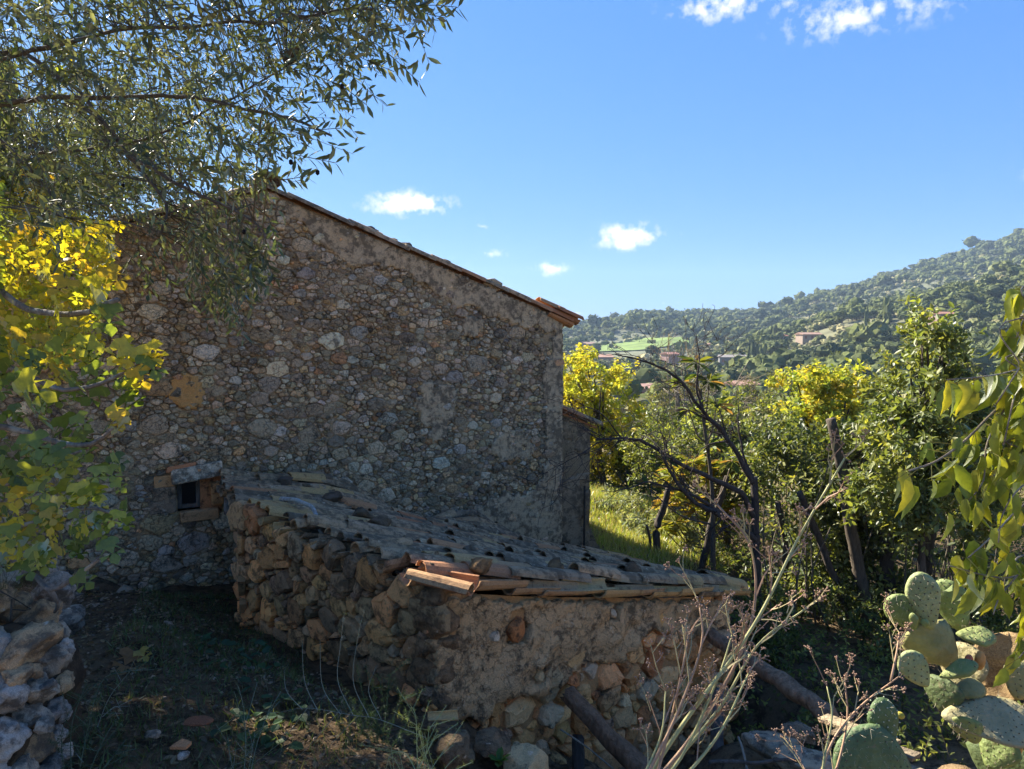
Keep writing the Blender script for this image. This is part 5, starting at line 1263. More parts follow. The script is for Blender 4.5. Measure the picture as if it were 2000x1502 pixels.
# dark trunks under the canopy
TR = [('pollarded_trunk', 'thick sawn-off trunk leaning over the thicket', [gp(1700, 1230, 8.0), P(1672, 1080, 8.0), P(1645, 930, 8.0), P(1622, 818, 8.0)], .078), ('tree_trunk', 'straight dark trunk right of the sawn-off trunk', [gp(1738, 1160, 8.2), P(1733, 1050, 8.2), P(1722, 960, 8.2), P(1720, 885, 8.2)], .09), ('tree_trunk', 'trunk leaning right with a lit left side', [gp(1795, 1130, 8.0), P(1812, 1050, 8.0), P(1830, 950, 8.0), P(1850, 860, 8.0)], .09), ('tree_trunk', 'thin trunk sloping left below the thicket', [gp(1665, 1230, 8.1), P(1630, 1130, 8.1), P(1595, 1040, 8.1), P(1560, 960, 8.1)], .05),
      ('tree_trunk', 'slim dark stem beside the low loquat', [gp(1370, 1100, 9.4), P(1385, 1040, 9.4), P(1405, 985, 9.4), P(1420, 930, 9.4)], .05), ('tree_trunk', 'short upright stem in the sunlit grass', [gp(1283, 1085, 10.2), P(1283, 1040, 10.2), P(1297, 990, 10.2), P(1305, 950, 10.2)], .06), ('tree_trunk', 'thin stem left of the upright stem in the grass', [gp(1268, 1090, 10.1), P(1270, 1060, 10.1), P(1265, 1025, 10.1)], .022), ('tree_trunk', 'dark stem standing between the bare tree and the thicket', [gp(1540, 1180, 8.8), P(1535, 1080, 8.8), P(1520, 980, 8.8)], .05), ('tree_trunk', 'rightmost slim stem in the shade behind the cactus', [gp(1900, 1200, 8.4), P(1905, 1080, 8.4), P(1890, 960, 8.4)], .06)]
for nm, lb, pts, r0 in TR:
    mb = MB(); q = spline(pts, .12); q += .02 * np.stack([fbm(q, 3, 2, 4), fbm(q, 3, 2, 5), 0 * q[:, 0]], 1); tube(mb, q, np.linspace(r0, r0 * .7, len(q)), 10, (.085, .07, .058) if nm == 'tree_trunk' else (.11, .09, .07), .10)
    tag(mb.build(nm, M['bark'], None, True), lb, 'tree trunk', 'dark trunks under the trees')
# thin suckers
mb = MB()
for _ in range(70):
    x = rng.uniform(1500, 1950); d = rng.uniform(7.8, 10.5); a = gp(x, 1200, d); b = a + [rng.normal() * .25, rng.normal() * .2, rng.uniform(.8, 2.2)]; q = spline([a, (a + b) / 2 + rng.normal(size=3) * .08, b], .2); tube(mb, q, np.linspace(.014, .006, len(q)), 4, (.14, .12, .09))
mb.build('saplings', M['bark'], None, True, kind='stuff', label='thin bare suckers growing between the trunks')
# undergrowth
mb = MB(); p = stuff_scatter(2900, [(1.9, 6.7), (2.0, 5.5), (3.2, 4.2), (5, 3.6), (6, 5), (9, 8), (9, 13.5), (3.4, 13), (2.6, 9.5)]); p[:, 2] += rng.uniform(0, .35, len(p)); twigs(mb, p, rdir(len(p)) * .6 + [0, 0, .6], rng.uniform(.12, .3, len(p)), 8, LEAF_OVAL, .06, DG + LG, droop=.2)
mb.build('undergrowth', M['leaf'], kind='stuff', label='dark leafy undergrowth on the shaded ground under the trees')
# low shrubs filling under the canopy
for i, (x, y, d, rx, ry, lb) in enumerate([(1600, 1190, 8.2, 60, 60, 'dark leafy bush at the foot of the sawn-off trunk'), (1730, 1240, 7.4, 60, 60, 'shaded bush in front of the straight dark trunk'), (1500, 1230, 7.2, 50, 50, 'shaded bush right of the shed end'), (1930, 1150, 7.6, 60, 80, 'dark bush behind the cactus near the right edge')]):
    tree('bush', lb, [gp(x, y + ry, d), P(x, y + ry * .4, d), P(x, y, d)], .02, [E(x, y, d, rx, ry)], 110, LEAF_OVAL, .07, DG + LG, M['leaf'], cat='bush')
# silvery seedlings on the bank
for i, (x, y, d, lb) in enumerate([(1198, 980, 12.6, 'silvery seedling at the top of the grass bank'), (1240, 1000, 12, 'silvery feathery seedling beside the rubble edge'), (1272, 1015, 11, 'silvery bushy seedling left of the upright stem'), (1330, 1050, 10.4, 'silvery seedling right of the upright stem')]):
    tree('seedling', lb, [gp(x, y + 40, d), P(x, y + 15, d), P(x, y, d)], .008, [E(x, y, d, 28, 24)], 46, LEAF_NARROW, .10, [(.30, .34, .22), (.24, .28, .18)], M['leaf'], twig=(.12, .25), k=10, cat='seedling', stem=.004)
# ---------------------------------------------------------------- grass
mb = MB(); p = stuff_scatter(15000, [(1.35, 9.4), (2.3, 9.2), (3.3, 10.2), (3.6, 12), (2.8, 13.8), (1.2, 14.5), (1.3, 12)]); n = len(p)
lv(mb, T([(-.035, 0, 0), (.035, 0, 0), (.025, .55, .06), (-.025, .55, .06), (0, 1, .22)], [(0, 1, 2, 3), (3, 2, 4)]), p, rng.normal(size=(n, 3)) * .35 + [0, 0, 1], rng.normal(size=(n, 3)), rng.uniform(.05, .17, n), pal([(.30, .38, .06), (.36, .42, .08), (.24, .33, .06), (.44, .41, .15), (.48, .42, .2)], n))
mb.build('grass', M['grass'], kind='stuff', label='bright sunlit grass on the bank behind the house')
mb = MB(); p = np.vstack([stuff_scatter(6000, [(-2.6, 4.4), (-1.2, 4.2), (-1.9, 6.2), (-3.0, 7.0), (-3.6, 6.8)]), stuff_scatter(1500, [(-3.8, 6.6), (-2.4, 7.2), (-2.2, 7.6), (-3.7, 6.95)]), stuff_scatter(2600, [(-2.2, 2.8), (-.6, 2.7), (-.9, 4.2), (-2.4, 4.4)])]); n = len(p)
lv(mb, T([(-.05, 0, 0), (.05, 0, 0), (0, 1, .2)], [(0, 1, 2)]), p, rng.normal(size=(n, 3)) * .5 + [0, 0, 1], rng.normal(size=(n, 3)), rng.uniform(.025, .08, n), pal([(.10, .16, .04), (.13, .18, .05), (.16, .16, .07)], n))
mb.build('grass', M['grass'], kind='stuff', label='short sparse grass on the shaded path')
# leaf litter and pebbles on the path
PATH = [(-2.6, 2.4), (-.2, 2.4), (-.6, 4.1), (-1.6, 5.3), (-2.5, 6.3), (-3.0, 7.3), (-4.2, 6.7), (-3.2, 5), (-2.7, 3.8)]
mb = MB(); p = stuff_scatter(7000, PATH); n = len(p); lv(mb, LEAF_OVAL, p + [0, 0, .008], rng.normal(size=(n, 3)) * [1, 1, .2], rng.normal(size=(n, 3)) * .35 + [0, 0, 1], rng.uniform(.015, .055, n), pal([(.16, .11, .06), (.24, .17, .10), (.10, .075, .045), (.30, .23, .14), (.12, .12, .06)], n, .25))
mb.build('leaf_litter', M['leaf'], kind='stuff', label='fallen brown leaves scattered over the path')
mb = MB(); p = stuff_scatter(1100, PATH + [(-.2, 3.6)]); V0, F0 = ico(1)
for q in p: mb.add(rrot(V0 * rng.uniform(.005, .022) * [1, .8, .55]) + q, F0, np.array([.30, .26, .21]) * rng.uniform(.5, 1.2))
mb.build('pebbles', M['drystone'], kind='stuff', label='small pebbles scattered over the path')
# round-leaved ground plants beside the shed wall
mb = MB(); p = np.vstack([stuff_scatter(70, [(-1.9, 4.3), (-1.45, 4.2), (-1.9, 5.2), (-2.3, 5.6), (-2.5, 5.4)]), stuff_scatter(45, [(-1.5, 3.4), (-1.1, 3.4), (-1.2, 4.0), (-1.6, 4.1)])]); n = len(p); up = p + np.column_stack([rng.normal(size=(n, 2)) * .02, rng.uniform(.03, .08, n)])
sticks(mb, p, up, .0015, .001, (.1, .12, .04)); lv(mb, LEAF_ROUND, up, rng.normal(size=(n, 3)) * [1, 1, .2], rng.normal(size=(n, 3)) * .25 + [0, 0, 1], rng.uniform(.05, .085, n), pal([(.06, .12, .05), (.08, .14, .06), (.05, .10, .05)], n))
mb.build('ground_cover', M['leaf'], kind='stuff', label='round-leaved green plants beside the shed wall')

# ---------------------------------------------------------------- wild asparagus
def asparagus(label, stems, d, cols, fine=.02, dens=60, rad=.0028, scol=(.30, .31, .20), side=True, group=None):
    b = P(*stems[0][0], d); o = thing('wild_asparagus', (b[0], b[1], gz(b[0], b[1])), label, 'asparagus plant', group); mb = MB(); fm = MB()
    for pts in stems:
        q = spline([P(x, y, d + .05 * i) for i, (x, y) in enumerate(pts)], .02); tube(mb, q, np.linspace(rad, rad * .4, len(q)), 4, scol); t = unit(np.gradient(q, axis=0))
        subs = [q]
        if side:
            for k in range(int(len(q) / 3)):
                i = rng.integers(len(q) // 5, len(q)); dr = unit(t[i] * .5 + rng.normal(size=3) * .7 + [0, 0, .1]); s = q[i] + dr * np.linspace(0, rng.uniform(.06, .18), 6)[:, None]; sticks(mb, s[:-1], s[1:], rad * .5, rad * .4, scol); subs.append(s)
        for s in subs:
            L = np.linalg.norm(s[-1] - s[0]); m = int(dens * L * 3) + 4; i = rng.integers(0, len(s), m); dr = rng.normal(size=(m, 3)) + [0, 0, .2]; lv(fm, T([(-.05, 0, 0), (.05, 0, 0), (0, 1, 0)], [(0, 1, 2)]), s[i] + rng.normal(size=(m, 3)) * .004, dr, rng.normal(size=(m, 3)), rng.uniform(.5, 1.2, m) * fine, pal(cols, m))
    mb.build('stems', M['stalk'], o); fm.build('needles', M['leaf'], o)
    return o
GA = [(.05, .09, .045), (.07, .12, .055), (.04, .075, .04)]
asparagus('pale arching asparagus stem with upright side shoots on the path', [[(830, 1440), (740, 1405), (690, 1397), (600, 1383), (540, 1392), (510, 1388)], [(690, 1397), (660, 1330), (665, 1260), (672, 1200)], [(665, 1395), (630, 1340), (625, 1250)], [(720, 1400), (690, 1330), (700, 1240), (712, 1190)], [(620, 1387), (595, 1330), (590, 1250)], [(590, 1385), (560, 1350), (555, 1310)], [(600, 1383), (560, 1440), (545, 1480)], [(660, 1392), (610, 1450), (560, 1500)], [(700, 1398), (650, 1450), (620, 1490)], [(745, 1405), (720, 1350), (735, 1300)]], 2.9, GA, .014, 40, .0018, (.25, .24, .16), False)
asparagus('dense dark green asparagus bush against the shed corner', [[(740, 1480), (735, 1400), (728, 1330)], [(745, 1480), (770, 1400), (790, 1350)], [(740, 1480), (700, 1410), (690, 1370)], [(745, 1480), (755, 1380), (760, 1320)], [(740, 1480), (715, 1380), (700, 1320)], [(745, 1490), (790, 1420), (800, 1390)], [(745, 1490), (680, 1440), (660, 1410)]], 3.7, GA, .024, 240, .0025, (.10, .13, .07))
asparagus('sunlit yellow-green asparagus shoots at the bottom edge below the shed', [[(820, 1560), (815, 1480), (812, 1400), (800, 1375)], [(820, 1520), (790, 1470), (755, 1475)], [(822, 1560), (850, 1490), (885, 1455)], [(815, 1540), (770, 1510), (752, 1530)], [(830, 1560), (870, 1500), (895, 1475)], [(818, 1500), (850, 1440), (860, 1435)], [(820, 1560), (835, 1450), (838, 1420)]], 2.7, [(.33, .38, .12), (.42, .44, .16), (.25, .32, .09)], .014, 130, .0025, (.36, .36, .16))
asparagus('feathery green asparagus at the lower left beside the dry-stone wall', [[(150, 1540), (170, 1430), (200, 1330), (250, 1310)], [(140, 1540), (140, 1420), (170, 1330)], [(160, 1540), (200, 1450), (230, 1400)], [(130, 1540), (120, 1440), (140, 1380)], [(160, 1550), (220, 1480), (230, 1470)]], 2.7, GA, .02, 130, .0022, (.12, .15, .09))
asparagus('small asparagus clump left of the arching stem', [[(470, 1560), (480, 1460), (475, 1380), (465, 1340)], [(480, 1560), (500, 1460), (520, 1400)], [(470, 1560), (450, 1480), (445, 1440)], [(475, 1560), (490, 1480), (498, 1430)]], 2.75, GA, .018, 120, .0022, (.2, .22, .14))
asparagus('thin upright asparagus strand far left on the path', [[(190, 1420), (215, 1360), (255, 1310)], [(200, 1400), (225, 1380), (240, 1390)]], 3.2, GA, .012, 60, .002, (.3, .3, .22))

# ---------------------------------------------------------------- dry-stone wall at the lower left
dw = thing('dry_stone_wall', (-1.9, 2.7, gz(-1.9, 2.7)), 'grey dry-stone wall of rough limestone at the lower left', 'wall')
WP = [(x, y, d, s) for x, y, d, s in [
    (55, 1255, 2.62, 92), (-20, 1270, 2.55, 100), (100, 1290, 2.72, 55), (70, 1345, 2.60, 62), (120, 1335, 2.75, 40), (10, 1360, 2.5, 70), (50, 1395, 2.55, 56), (110, 1385, 2.68, 46), (0, 1440, 2.45, 76), (75, 1450, 2.6, 58), (108, 1440, 2.68, 40), (40, 1500, 2.5, 62), (-30, 1500, 2.4, 80), (90, 1510, 2.6, 50), (105, 1490, 2.66, 36), (20, 1570, 2.45, 70), (80, 1570, 2.55, 60), (-40, 1360, 2.45, 80),
    (75, 1205, 3.0, 66), (105, 1235, 2.95, 46), (125, 1265, 2.9, 36), (20, 1190, 3.0, 70), (95, 1160, 3.4, 60), (60, 1130, 3.7, 66), (-30, 1190, 2.9, 80), (0, 1140, 3.5, 66), (118, 1310, 2.85, 36), (122, 1400, 2.8, 30), (118, 1470, 2.75, 34), (85, 1420, 2.5, 30), (30, 1320, 2.5, 40), (60, 1310, 2.55, 34), (-60, 1260, 2.6, 110), (95, 1340, 2.6, 30)]]
for i, (x, y, d, s) in enumerate(WP):
    sz = s * d / F_PX * .62; V, Fb = boulder(4, np.array([1.15, 1.0, .9]) * sz * 1.08, 200 + i, 14, .24); t = np.array([[.34, .345, .36], [.37, .355, .33], [.40, .31, .21], [.29, .295, .31], [.38, .385, .40]])[rng.integers(0, 5)] * rng.uniform(.8, 1.15)
    MB().add(rrot(V) + P(x, y, d + .12), Fb, t).build('stone', M['drystone'], dw, True)
mb = MB(); V, Fb = boulder(3, (.45, .75, .5), 5, 4, .1); mb.add(V + np.array([-2.25, 2.9, -1.75]), Fb, (.10, .08, .06)); mb.build('earth_core', M['soil'], dw, True)
tree('bush', 'small feathery bush on top of the dry-stone wall at the left edge', [np.array(P(20, 1215, 2.9)), P(20, 1190, 2.9), P(20, 1170, 2.9)], .006, [E(20, 1165, 2.9, 50, 38)], 70, NEEDLE, .022, [(.14, .17, .06), (.20, .22, .08), (.10, .13, .05)], M['leaf'], twig=(.05, .1), k=16, cat='bush', stem=.001, limb=1)

# ---------------------------------------------------------------- loose stones, wood, tiles
def rock(name, label, x, y, d, size, tint, mat='drystone', seed=0, k=4, cat='rock', group=None, cuts=12, rough=.2):
    V, Fb = boulder(k, size, seed, cuts, rough); return tag(MB().add(rrot(V, np.random.default_rng(seed), .3) + P(x, y, d), Fb, tint).build(name, M[mat], None, True), label, cat, group)
rock('boulder', 'flat grey boulder at the bottom right of the shed', 1520, 1462, 5.0, (.26, .2, .11), (.36, .33, .28), seed=1)
rock('boulder', 'wide pale boulder at the bottom edge below the log', 1575, 1490, 4.7, (.24, .22, .12), (.40, .36, .29), seed=2)
rock('boulder', 'small boulder behind the two flat boulders', 1560, 1430, 5.3, (.16, .14, .09), (.27, .25, .21), seed=3)
rock('boulder', 'rounded ochre boulder at the bottom edge below the shed front', 1020, 1500, 4.0, (.17, .15, .13), (.42, .36, .24), 'shedfront', seed=4)
rock('boulder', 'mossy dark boulder left of the rounded ochre boulder', 890, 1470, 3.9, (.16, .14, .12), (.17, .155, .12), 'shedplaster', seed=5)
rock('boulder', 'low dark mossy boulder at the foot of the shed corner', 960, 1450, 4.1, (.13, .12, .10), (.2, .17, .13), 'shedplaster', seed=6)
rock('boulder', 'dark stone under the fallen tiles at the shed corner', 850, 1425, 4.2, (.14, .13, .1), (.13, .11, .085), 'shedstone', seed=8)
rock('rock', 'pale angular rock on the path nearest the house', 178, 1195, 6.0, (.13, .12, .10), (.40, .34, .27), seed=11)
rock('rock', 'larger flat rock on the path below the window side', 228, 1178, 6.4, (.22, .16, .10), (.34, .31, .26), seed=12)
rock('rock', 'small rock in the grass behind the flat path rock', 150, 1172, 6.5, (.10, .1, .08), (.37, .34, .29), seed=13)
rock('rock', 'low rock half buried at the left of the path', 120, 1215, 5.2, (.18, .2, .09), (.30, .28, .25), seed=14)
rock('rock', 'small whitish pebble-like rock beside the terracotta shard', 357, 1475, 2.95, (.03, .024, .018), (.42, .42, .42), seed=15, k=2)
rock('rock', 'flat grey-brown stone in the middle of the path', 300, 1433, 3.2, (.045, .03, .018), (.34, .30, .26), seed=16, k=2)
rock('rock', 'flat oval stone on the path near the shed wall', 482, 1310, 4.4, (.07, .055, .03), (.27, .24, .21), seed=17, k=2)
rock('rock', 'tiny pale stone where the grass begins on the path', 330, 1218, 5.6, (.05, .04, .03), (.36, .32, .27), seed=18, k=2)
# stones and moss cushions on the shed roof
for i, (x, y, d, s, t, lb) in enumerate([(940, 1112, 4.75, .075, (.20, .16, .10), 'mossy stone on the shed roof next to the slipped terracotta tiles'), (1085, 1108, 5.35, .085, (.17, .13, .08), 'shaggy brown stone in the middle of the shed roof edge'), (1235, 1122, 5.9, .075, (.11, .085, .06), 'dark brown stone on the right part of the shed roof'), (705, 1008, 6.6, .10, (.13, .12, .10), 'large lichened stone beside the pale dead branch'), (740, 1030, 6.3, .09, (.12, .105, .085), 'dark stone just right of the large lichened roof stone'), (915, 1078, 5.6, .06, (.13, .12, .10), 'grey stone half way along the front of the shed roof'), (650, 985, 7.2, .09, (.12, .11, .10), 'rounded stone at the top of the shed roof near the house'), (560, 955, 7.5, .08, (.10, .095, .09), 'dark stone where the shed roof meets the house'), (1030, 1085, 6.2, .055, (.12, .11, .09), 'small stone left of the shaggy brown roof stone')]):
    p = P(x, y, d); p[2] = float(roof_z(p[0], p[1])[0]) + .09 + s * .3; V, Fb = boulder(3, np.array([1.25, 1, .8]) * s, 70 + i, 6, .22)
    tag(MB().add(rotz(V, i) + p, Fb, t).build('roof_stone', M['shedstone'], None, True), lb, 'stone', 'stones lying on the shed roof')
mb = MB(); V0, F0 = ico(2)
for _ in range(260):
    u = rng.uniform(0, 1); v = rng.uniform(.05, 4.2); l = left_edge(v); rgt = right_edge(min(v, dv)); p = rp(l + (rgt - l) * u, v, .07)
    if (p - H0).dot(HN) < .05: continue
    s = rng.uniform(.012, .05); mb.add(rrot(V0 * (1 + .3 * fbm(V0, 2, 2, int(rng.integers(99))))[:, None] * s * [1.4, 1, .6]) + p, F0, np.array([.16, .14, .11]) * rng.uniform(.5, 1.5))
mb.build('roof_moss', M['shedstone'], shed, True, kind='stuff')
# pale dead branch on the roof
def logtube(mb, q, rr, tint, rough):
    n = 14; t, a, b = frames(q); th = np.arange(n) * 2 * math.pi / n; m = len(q); s = np.cumsum(np.r_[0, np.linalg.norm(np.diff(q, axis=0), axis=1)])
    g = np.stack([np.tile(np.cos(th) * 2.2, m), np.tile(np.sin(th) * 2.2, m), np.repeat(s * 5, n)], 1); g2 = np.stack([np.tile(np.cos(th) * 5, m), np.tile(np.sin(th) * 5, m), np.repeat(s * 3, n)], 1)
    R = rr[:, None] * (1 + 2.2 * rough * (fbm(g, 1, 2, 3) * .6 + fbm(g2, 1, 2, 4) * .5).reshape(m, n))
    V = (q[:, None] + R[..., None] * (np.cos(th)[None, :, None] * a[:, None] + np.sin(th)[None, :, None] * b[:, None])).reshape(-1, 3)
    V[:n] += rng.normal(size=(n, 1)) * rr[0] * .25 * t[0]; V[-n:] += rng.normal(size=(n, 1)) * rr[-1] * .25 * t[-1]
    i = np.arange(m - 1)[:, None] * n; j = np.arange(n)[None]; k = (j + 1) % n; o = mb.n
    mb.add(V, np.stack([i + j, i + k, i + n + k, i + n + j], -1).reshape(-1, 4), tint); mb.F.append(np.array([list(range(n))[::-1]]) + o); mb.F.append(np.array([list(range(n))]) + o + (m - 1) * n)
def bar(name, label, pts, r0, r1, tint, mat='bark_pale', n=8, rough=.08, cat='branch', group=None, wob=.012):
    mb = MB(); q = spline(pts, .035); q += wob * np.stack([fbm(q, 8, 2, 1), fbm(q, 8, 2, 2), fbm(q, 8, 2, 3)], 1); logtube(mb, q, np.linspace(r0, r1, len(q)), tint, rough); return tag(mb.build(name, M[mat], None, True), label, cat, group)
bz = lambda x, y, d: P(x, y, d)
bar('dead_branch', 'pale barkless dead branch lying across the shed roof edge', [bz(548, 975, 6.35), bz(585, 978, 6.2), bz(612, 995, 6.05), bz(622, 1030, 5.8), bz(645, 1055, 5.6), bz(680, 1075, 5.35)], .020, .012, (.40, .38, .35))
bar('timber_beam', 'dark weathered beam leaning against the shed front', [P(1108, 1352, 4.95), P(1175, 1425, 4.75), P(1255, 1500, 4.55), P(1320, 1560, 4.4)], .050, .070, (.26, .15, .085), 'wood', 7, .28, 'beam', None, .006)
bar('timber_beam', 'long brown log sloping down behind the dry stalks to the planks', [P(1385, 1240, 6.0), P(1480, 1300, 5.6), P(1560, 1355, 5.2), P(1625, 1402, 4.9)], .050, .066, (.32, .20, .12), 'wood', 9, .24, 'log', None, .01)
bar('timber_post', 'short dark post at the bottom edge beside the leaning beam', [P(1130, 1440, 4.85), P(1130, 1500, 4.8), P(1130, 1590, 4.75)], .045, .045, (.10, .085, .07), 'wood', 8, .08, 'post', None, .004)
bar('timber_post', 'grey split post standing at the right end of the shed', [P(1402, 1345, 5.7), P(1400, 1420, 5.6), P(1402, 1520, 5.5)], .05, .055, (.22, .19, .16), 'wood', 8, .1, 'post', None, .006)
bar('stick', 'thin dark stick lying flat above the boulders', [P(1385, 1490, 4.3), P(1470, 1488, 4.3), P(1562, 1486, 4.3)], .012, .010, (.12, .1, .085), 'wood', 6, .05, 'stick')
bar('cane', 'thin pale cane leaning beside the short post', [P(1095, 1425, 4.75), P(1160, 1470, 4.65), P(1230, 1530, 4.5)], .006, .005, (.33, .28, .2), 'wood', 5, .03, 'cane', None, .003)
bar('stick', 'thin vertical stick in front of the boulders', [P(1442, 1440, 4.6), P(1452, 1470, 4.5), P(1462, 1520, 4.4)], .008, .007, (.3, .26, .2), 'wood', 5, .03, 'stick', None, .004)
bar('fallen_log', 'pale fallen log lying in the sunlit grass', [P(1285, 1046, 12.4), P(1350, 1062, 11.7), P(1420, 1085, 11.0), P(1460, 1105, 10.6)], .07, .06, (.40, .35, .28), 'bark_pale', 8, .08, 'log', None, .01)
for i, (a, b, w, h, lb) in enumerate([(P(1618, 1400, 4.1), P(1760, 1452, 3.7), .10, .022, 'pale top plank of the pile under the cactus'), (P(1640, 1425, 4.1), P(1800, 1478, 3.7), .10, .022, 'dark middle plank of the pile under the cactus'), (P(1700, 1470, 3.9), P(1830, 1520, 3.5), .14, .022, 'lowest plank of the pile, at the bottom edge')]):
    y = b - a; s = unit(np.cross(y, [0, 0, 1])); V, Fb = slab(a, y, s * w, [0, 0, h], .004, .003, i); tag(MB().add(V, Fb, [(.40, .32, .2), (.24, .19, .13), (.33, .26, .17)][i]).build('plank', M['wood']), lb, 'plank', 'planks under the cactus')
# fallen tiles and shards
def loose_tile(me, label, p, al, up, flip=False, nm='fallen_tile', sc=1.0):
    o = place_tile(me, None, p, al, up, flip, nm, sc=sc); return tag(o, label, 'roof tile')
loose_tile(TILE_Y[0], 'ochre roof tile lying on the ground at the foot of the shed corner', P(895, 1395, 4.1), (-.9, -.2, .05), (.0, -.3, .9), flip=True, sc=.42)
sh = MB(); q = P(352, 1462, 2.98); sh.add(np.array([(-.04, -.012, .0), (.035, -.02, .004), (.045, .012, .01), (-.005, .03, .014), (-.04, -.012, -.012), (.035, -.02, -.008), (.045, .012, -.004), (-.005, .03, 0)]) + q + [0, 0, .015], [(0, 1, 2, 3), (0, 4, 5, 1), (1, 5, 6, 2), (2, 6, 7, 3), (3, 7, 4, 0), (7, 6, 5, 4)], (.42, .22, .12))
tag(sh.build('terracotta_shard', M['tile_new']), 'triangular terracotta shard on the near path', 'shard')
sh = MB(); q = P(385, 1408, 3.35); V, Fb = boulder(2, (.085, .045, .012), 4, 5, .1); sh.add(V + q, Fb, (.20, .09, .055)); tag(sh.build('brick_fragment', M['tile_new']), 'flat dark red brick fragment half buried in the path', 'brick')
q = P(262, 1283, 4.35); fo = MB(); lv(fo, FIGT[2], [q + [0, 0, .05]], [(-.1, -.5, -.4)], [(.4, -.6, .6)], .17, (.26, .15, .05)); lv(fo, FIGT[1], [q + [.03, 0, .05]], [(.5, -.3, -.3)], [(.1, -.4, .9)], .11, (.40, .31, .05)); tag(fo.build('fallen_leaf', M['fig']), 'curled yellow and brown fig leaf lying on the path', 'fallen leaf')
# weed growing at the foot of the shed front
wd = thing('weed', gp(975, 1480, 4.0), 'small bright green weed at the foot of the shed front', 'weed'); mb = MB(); n = 12; p = np.repeat(P(975, 1488, 3.9)[None], n, 0); th = rng.uniform(0, 6.28, n); lv(mb, LEAF_OVAL, p, np.stack([np.cos(th), np.sin(th), rng.uniform(.3, 1, n)], 1), np.tile([0, 0, 1.], (n, 1)), rng.uniform(.06, .12, n), pal([(.10, .2, .04), (.13, .24, .05)], n)); mb.build('leaves', M['leaf'], wd)

# ================================================================== ACROSS THE VALLEY
def surf_t(h, px, py):
    t = np.linspace(0, 1, 200); q = h.at(np.full(200, float(px)), t); y = q[:, 1] * math.cos(PITCH) - q[:, 2] * math.sin(PITCH); v = (q[:, 2] * math.cos(PITCH) + q[:, 1] * math.sin(PITCH)) / y
    yy = 751 - v * F_PX; i = np.argmin(np.abs(yy - py)); return t[i], q[i]
def project(q):
    y = q[:, 1] * math.cos(PITCH) - q[:, 2] * math.sin(PITCH); return 1000 + F_PX * q[:, 0] / y, 751 - F_PX * (q[:, 2] * math.cos(PITCH) + q[:, 1] * math.sin(PITCH)) / y
# green field
A, Bq = np.meshgrid(np.linspace(1120, 1345, 24), np.linspace(0, 1, 8)); V = []
for a, f in zip(A.ravel(), Bq.ravel()):
    lo = np.interp(a, [1120, 1250, 1345], [690, 686, 672]); hi = np.interp(a, [1120, 1200, 1260, 1345], [684, 672, 662, 660]); t, q = surf_t(FAR, a, lo + (hi - lo) * f); V.append(q + [0, 0, 1.0])
i = np.arange(7)[:, None] * 24 + np.arange(23)[None]; MB().add(V, np.stack([i, i + 1, i + 25, i + 24], -1).reshape(-1, 4)).build('field', plain_mat('field_grass', (.15, .21, .045), rough=1, scale=.05, var=.4), None, True, kind='structure', label='bright green field at the foot of the far ridge')
# houses
HOUSES = [('pink two-storey villa with red shutters high on the right hillside', 1838, 632, NEARH, 13, 5.5, 8, .3, (.52, .35, .27), (.45, .22, .14), 3, 2), ('red-roofed house half hidden above the yellow tree', 1598, 716, NEARH, 9, 4, 7, -.2, (.34, .27, .22), (.42, .13, .08), 2, 1), ('small pink house below the field behind the bare branches', 1308, 712, FAR, 9, 7, 8, .5, (.58, .36, .30), (.45, .22, .16), 1, 2), ('square farmhouse at the left end of the green field', 1148, 686, FAR, 15, 7, 12, .7, (.46, .33, .24), (.42, .27, .2), 2, 1), ('long low orange-roofed farmhouse above the yellow tree', 1168, 711, FAR, 20, 5, 12, .3, (.40, .31, .24), (.52, .30, .2), 3, 1), ('small orange house among trees right of the field', 1378, 686, FAR, 9, 6, 8, .4, (.60, .36, .22), (.5, .28, .18), 2, 1), ('flat grey modern house beside the cypress row', 1432, 712, NEARH, 17, 4.5, 9, -.2, (.28, .27, .26), (.28, .25, .22), 4, 1), ('pink farmhouse hidden among trees on the middle slope', 1578, 666, NEARH, 14, 4, 8, .2, (.50, .37, .28), (.42, .26, .18), 3, 1), ('tiny tan house high on the far slope', 1565, 613, FAR, 12, 5, 9, .3, (.5, .4, .28), (.5, .36, .22), 2, 1), ('white and orange house left of the middle pines', 1523, 668, NEARH, 7, 4, 6, .4, (.55, .5, .46), (.5, .2, .12), 2, 1)]
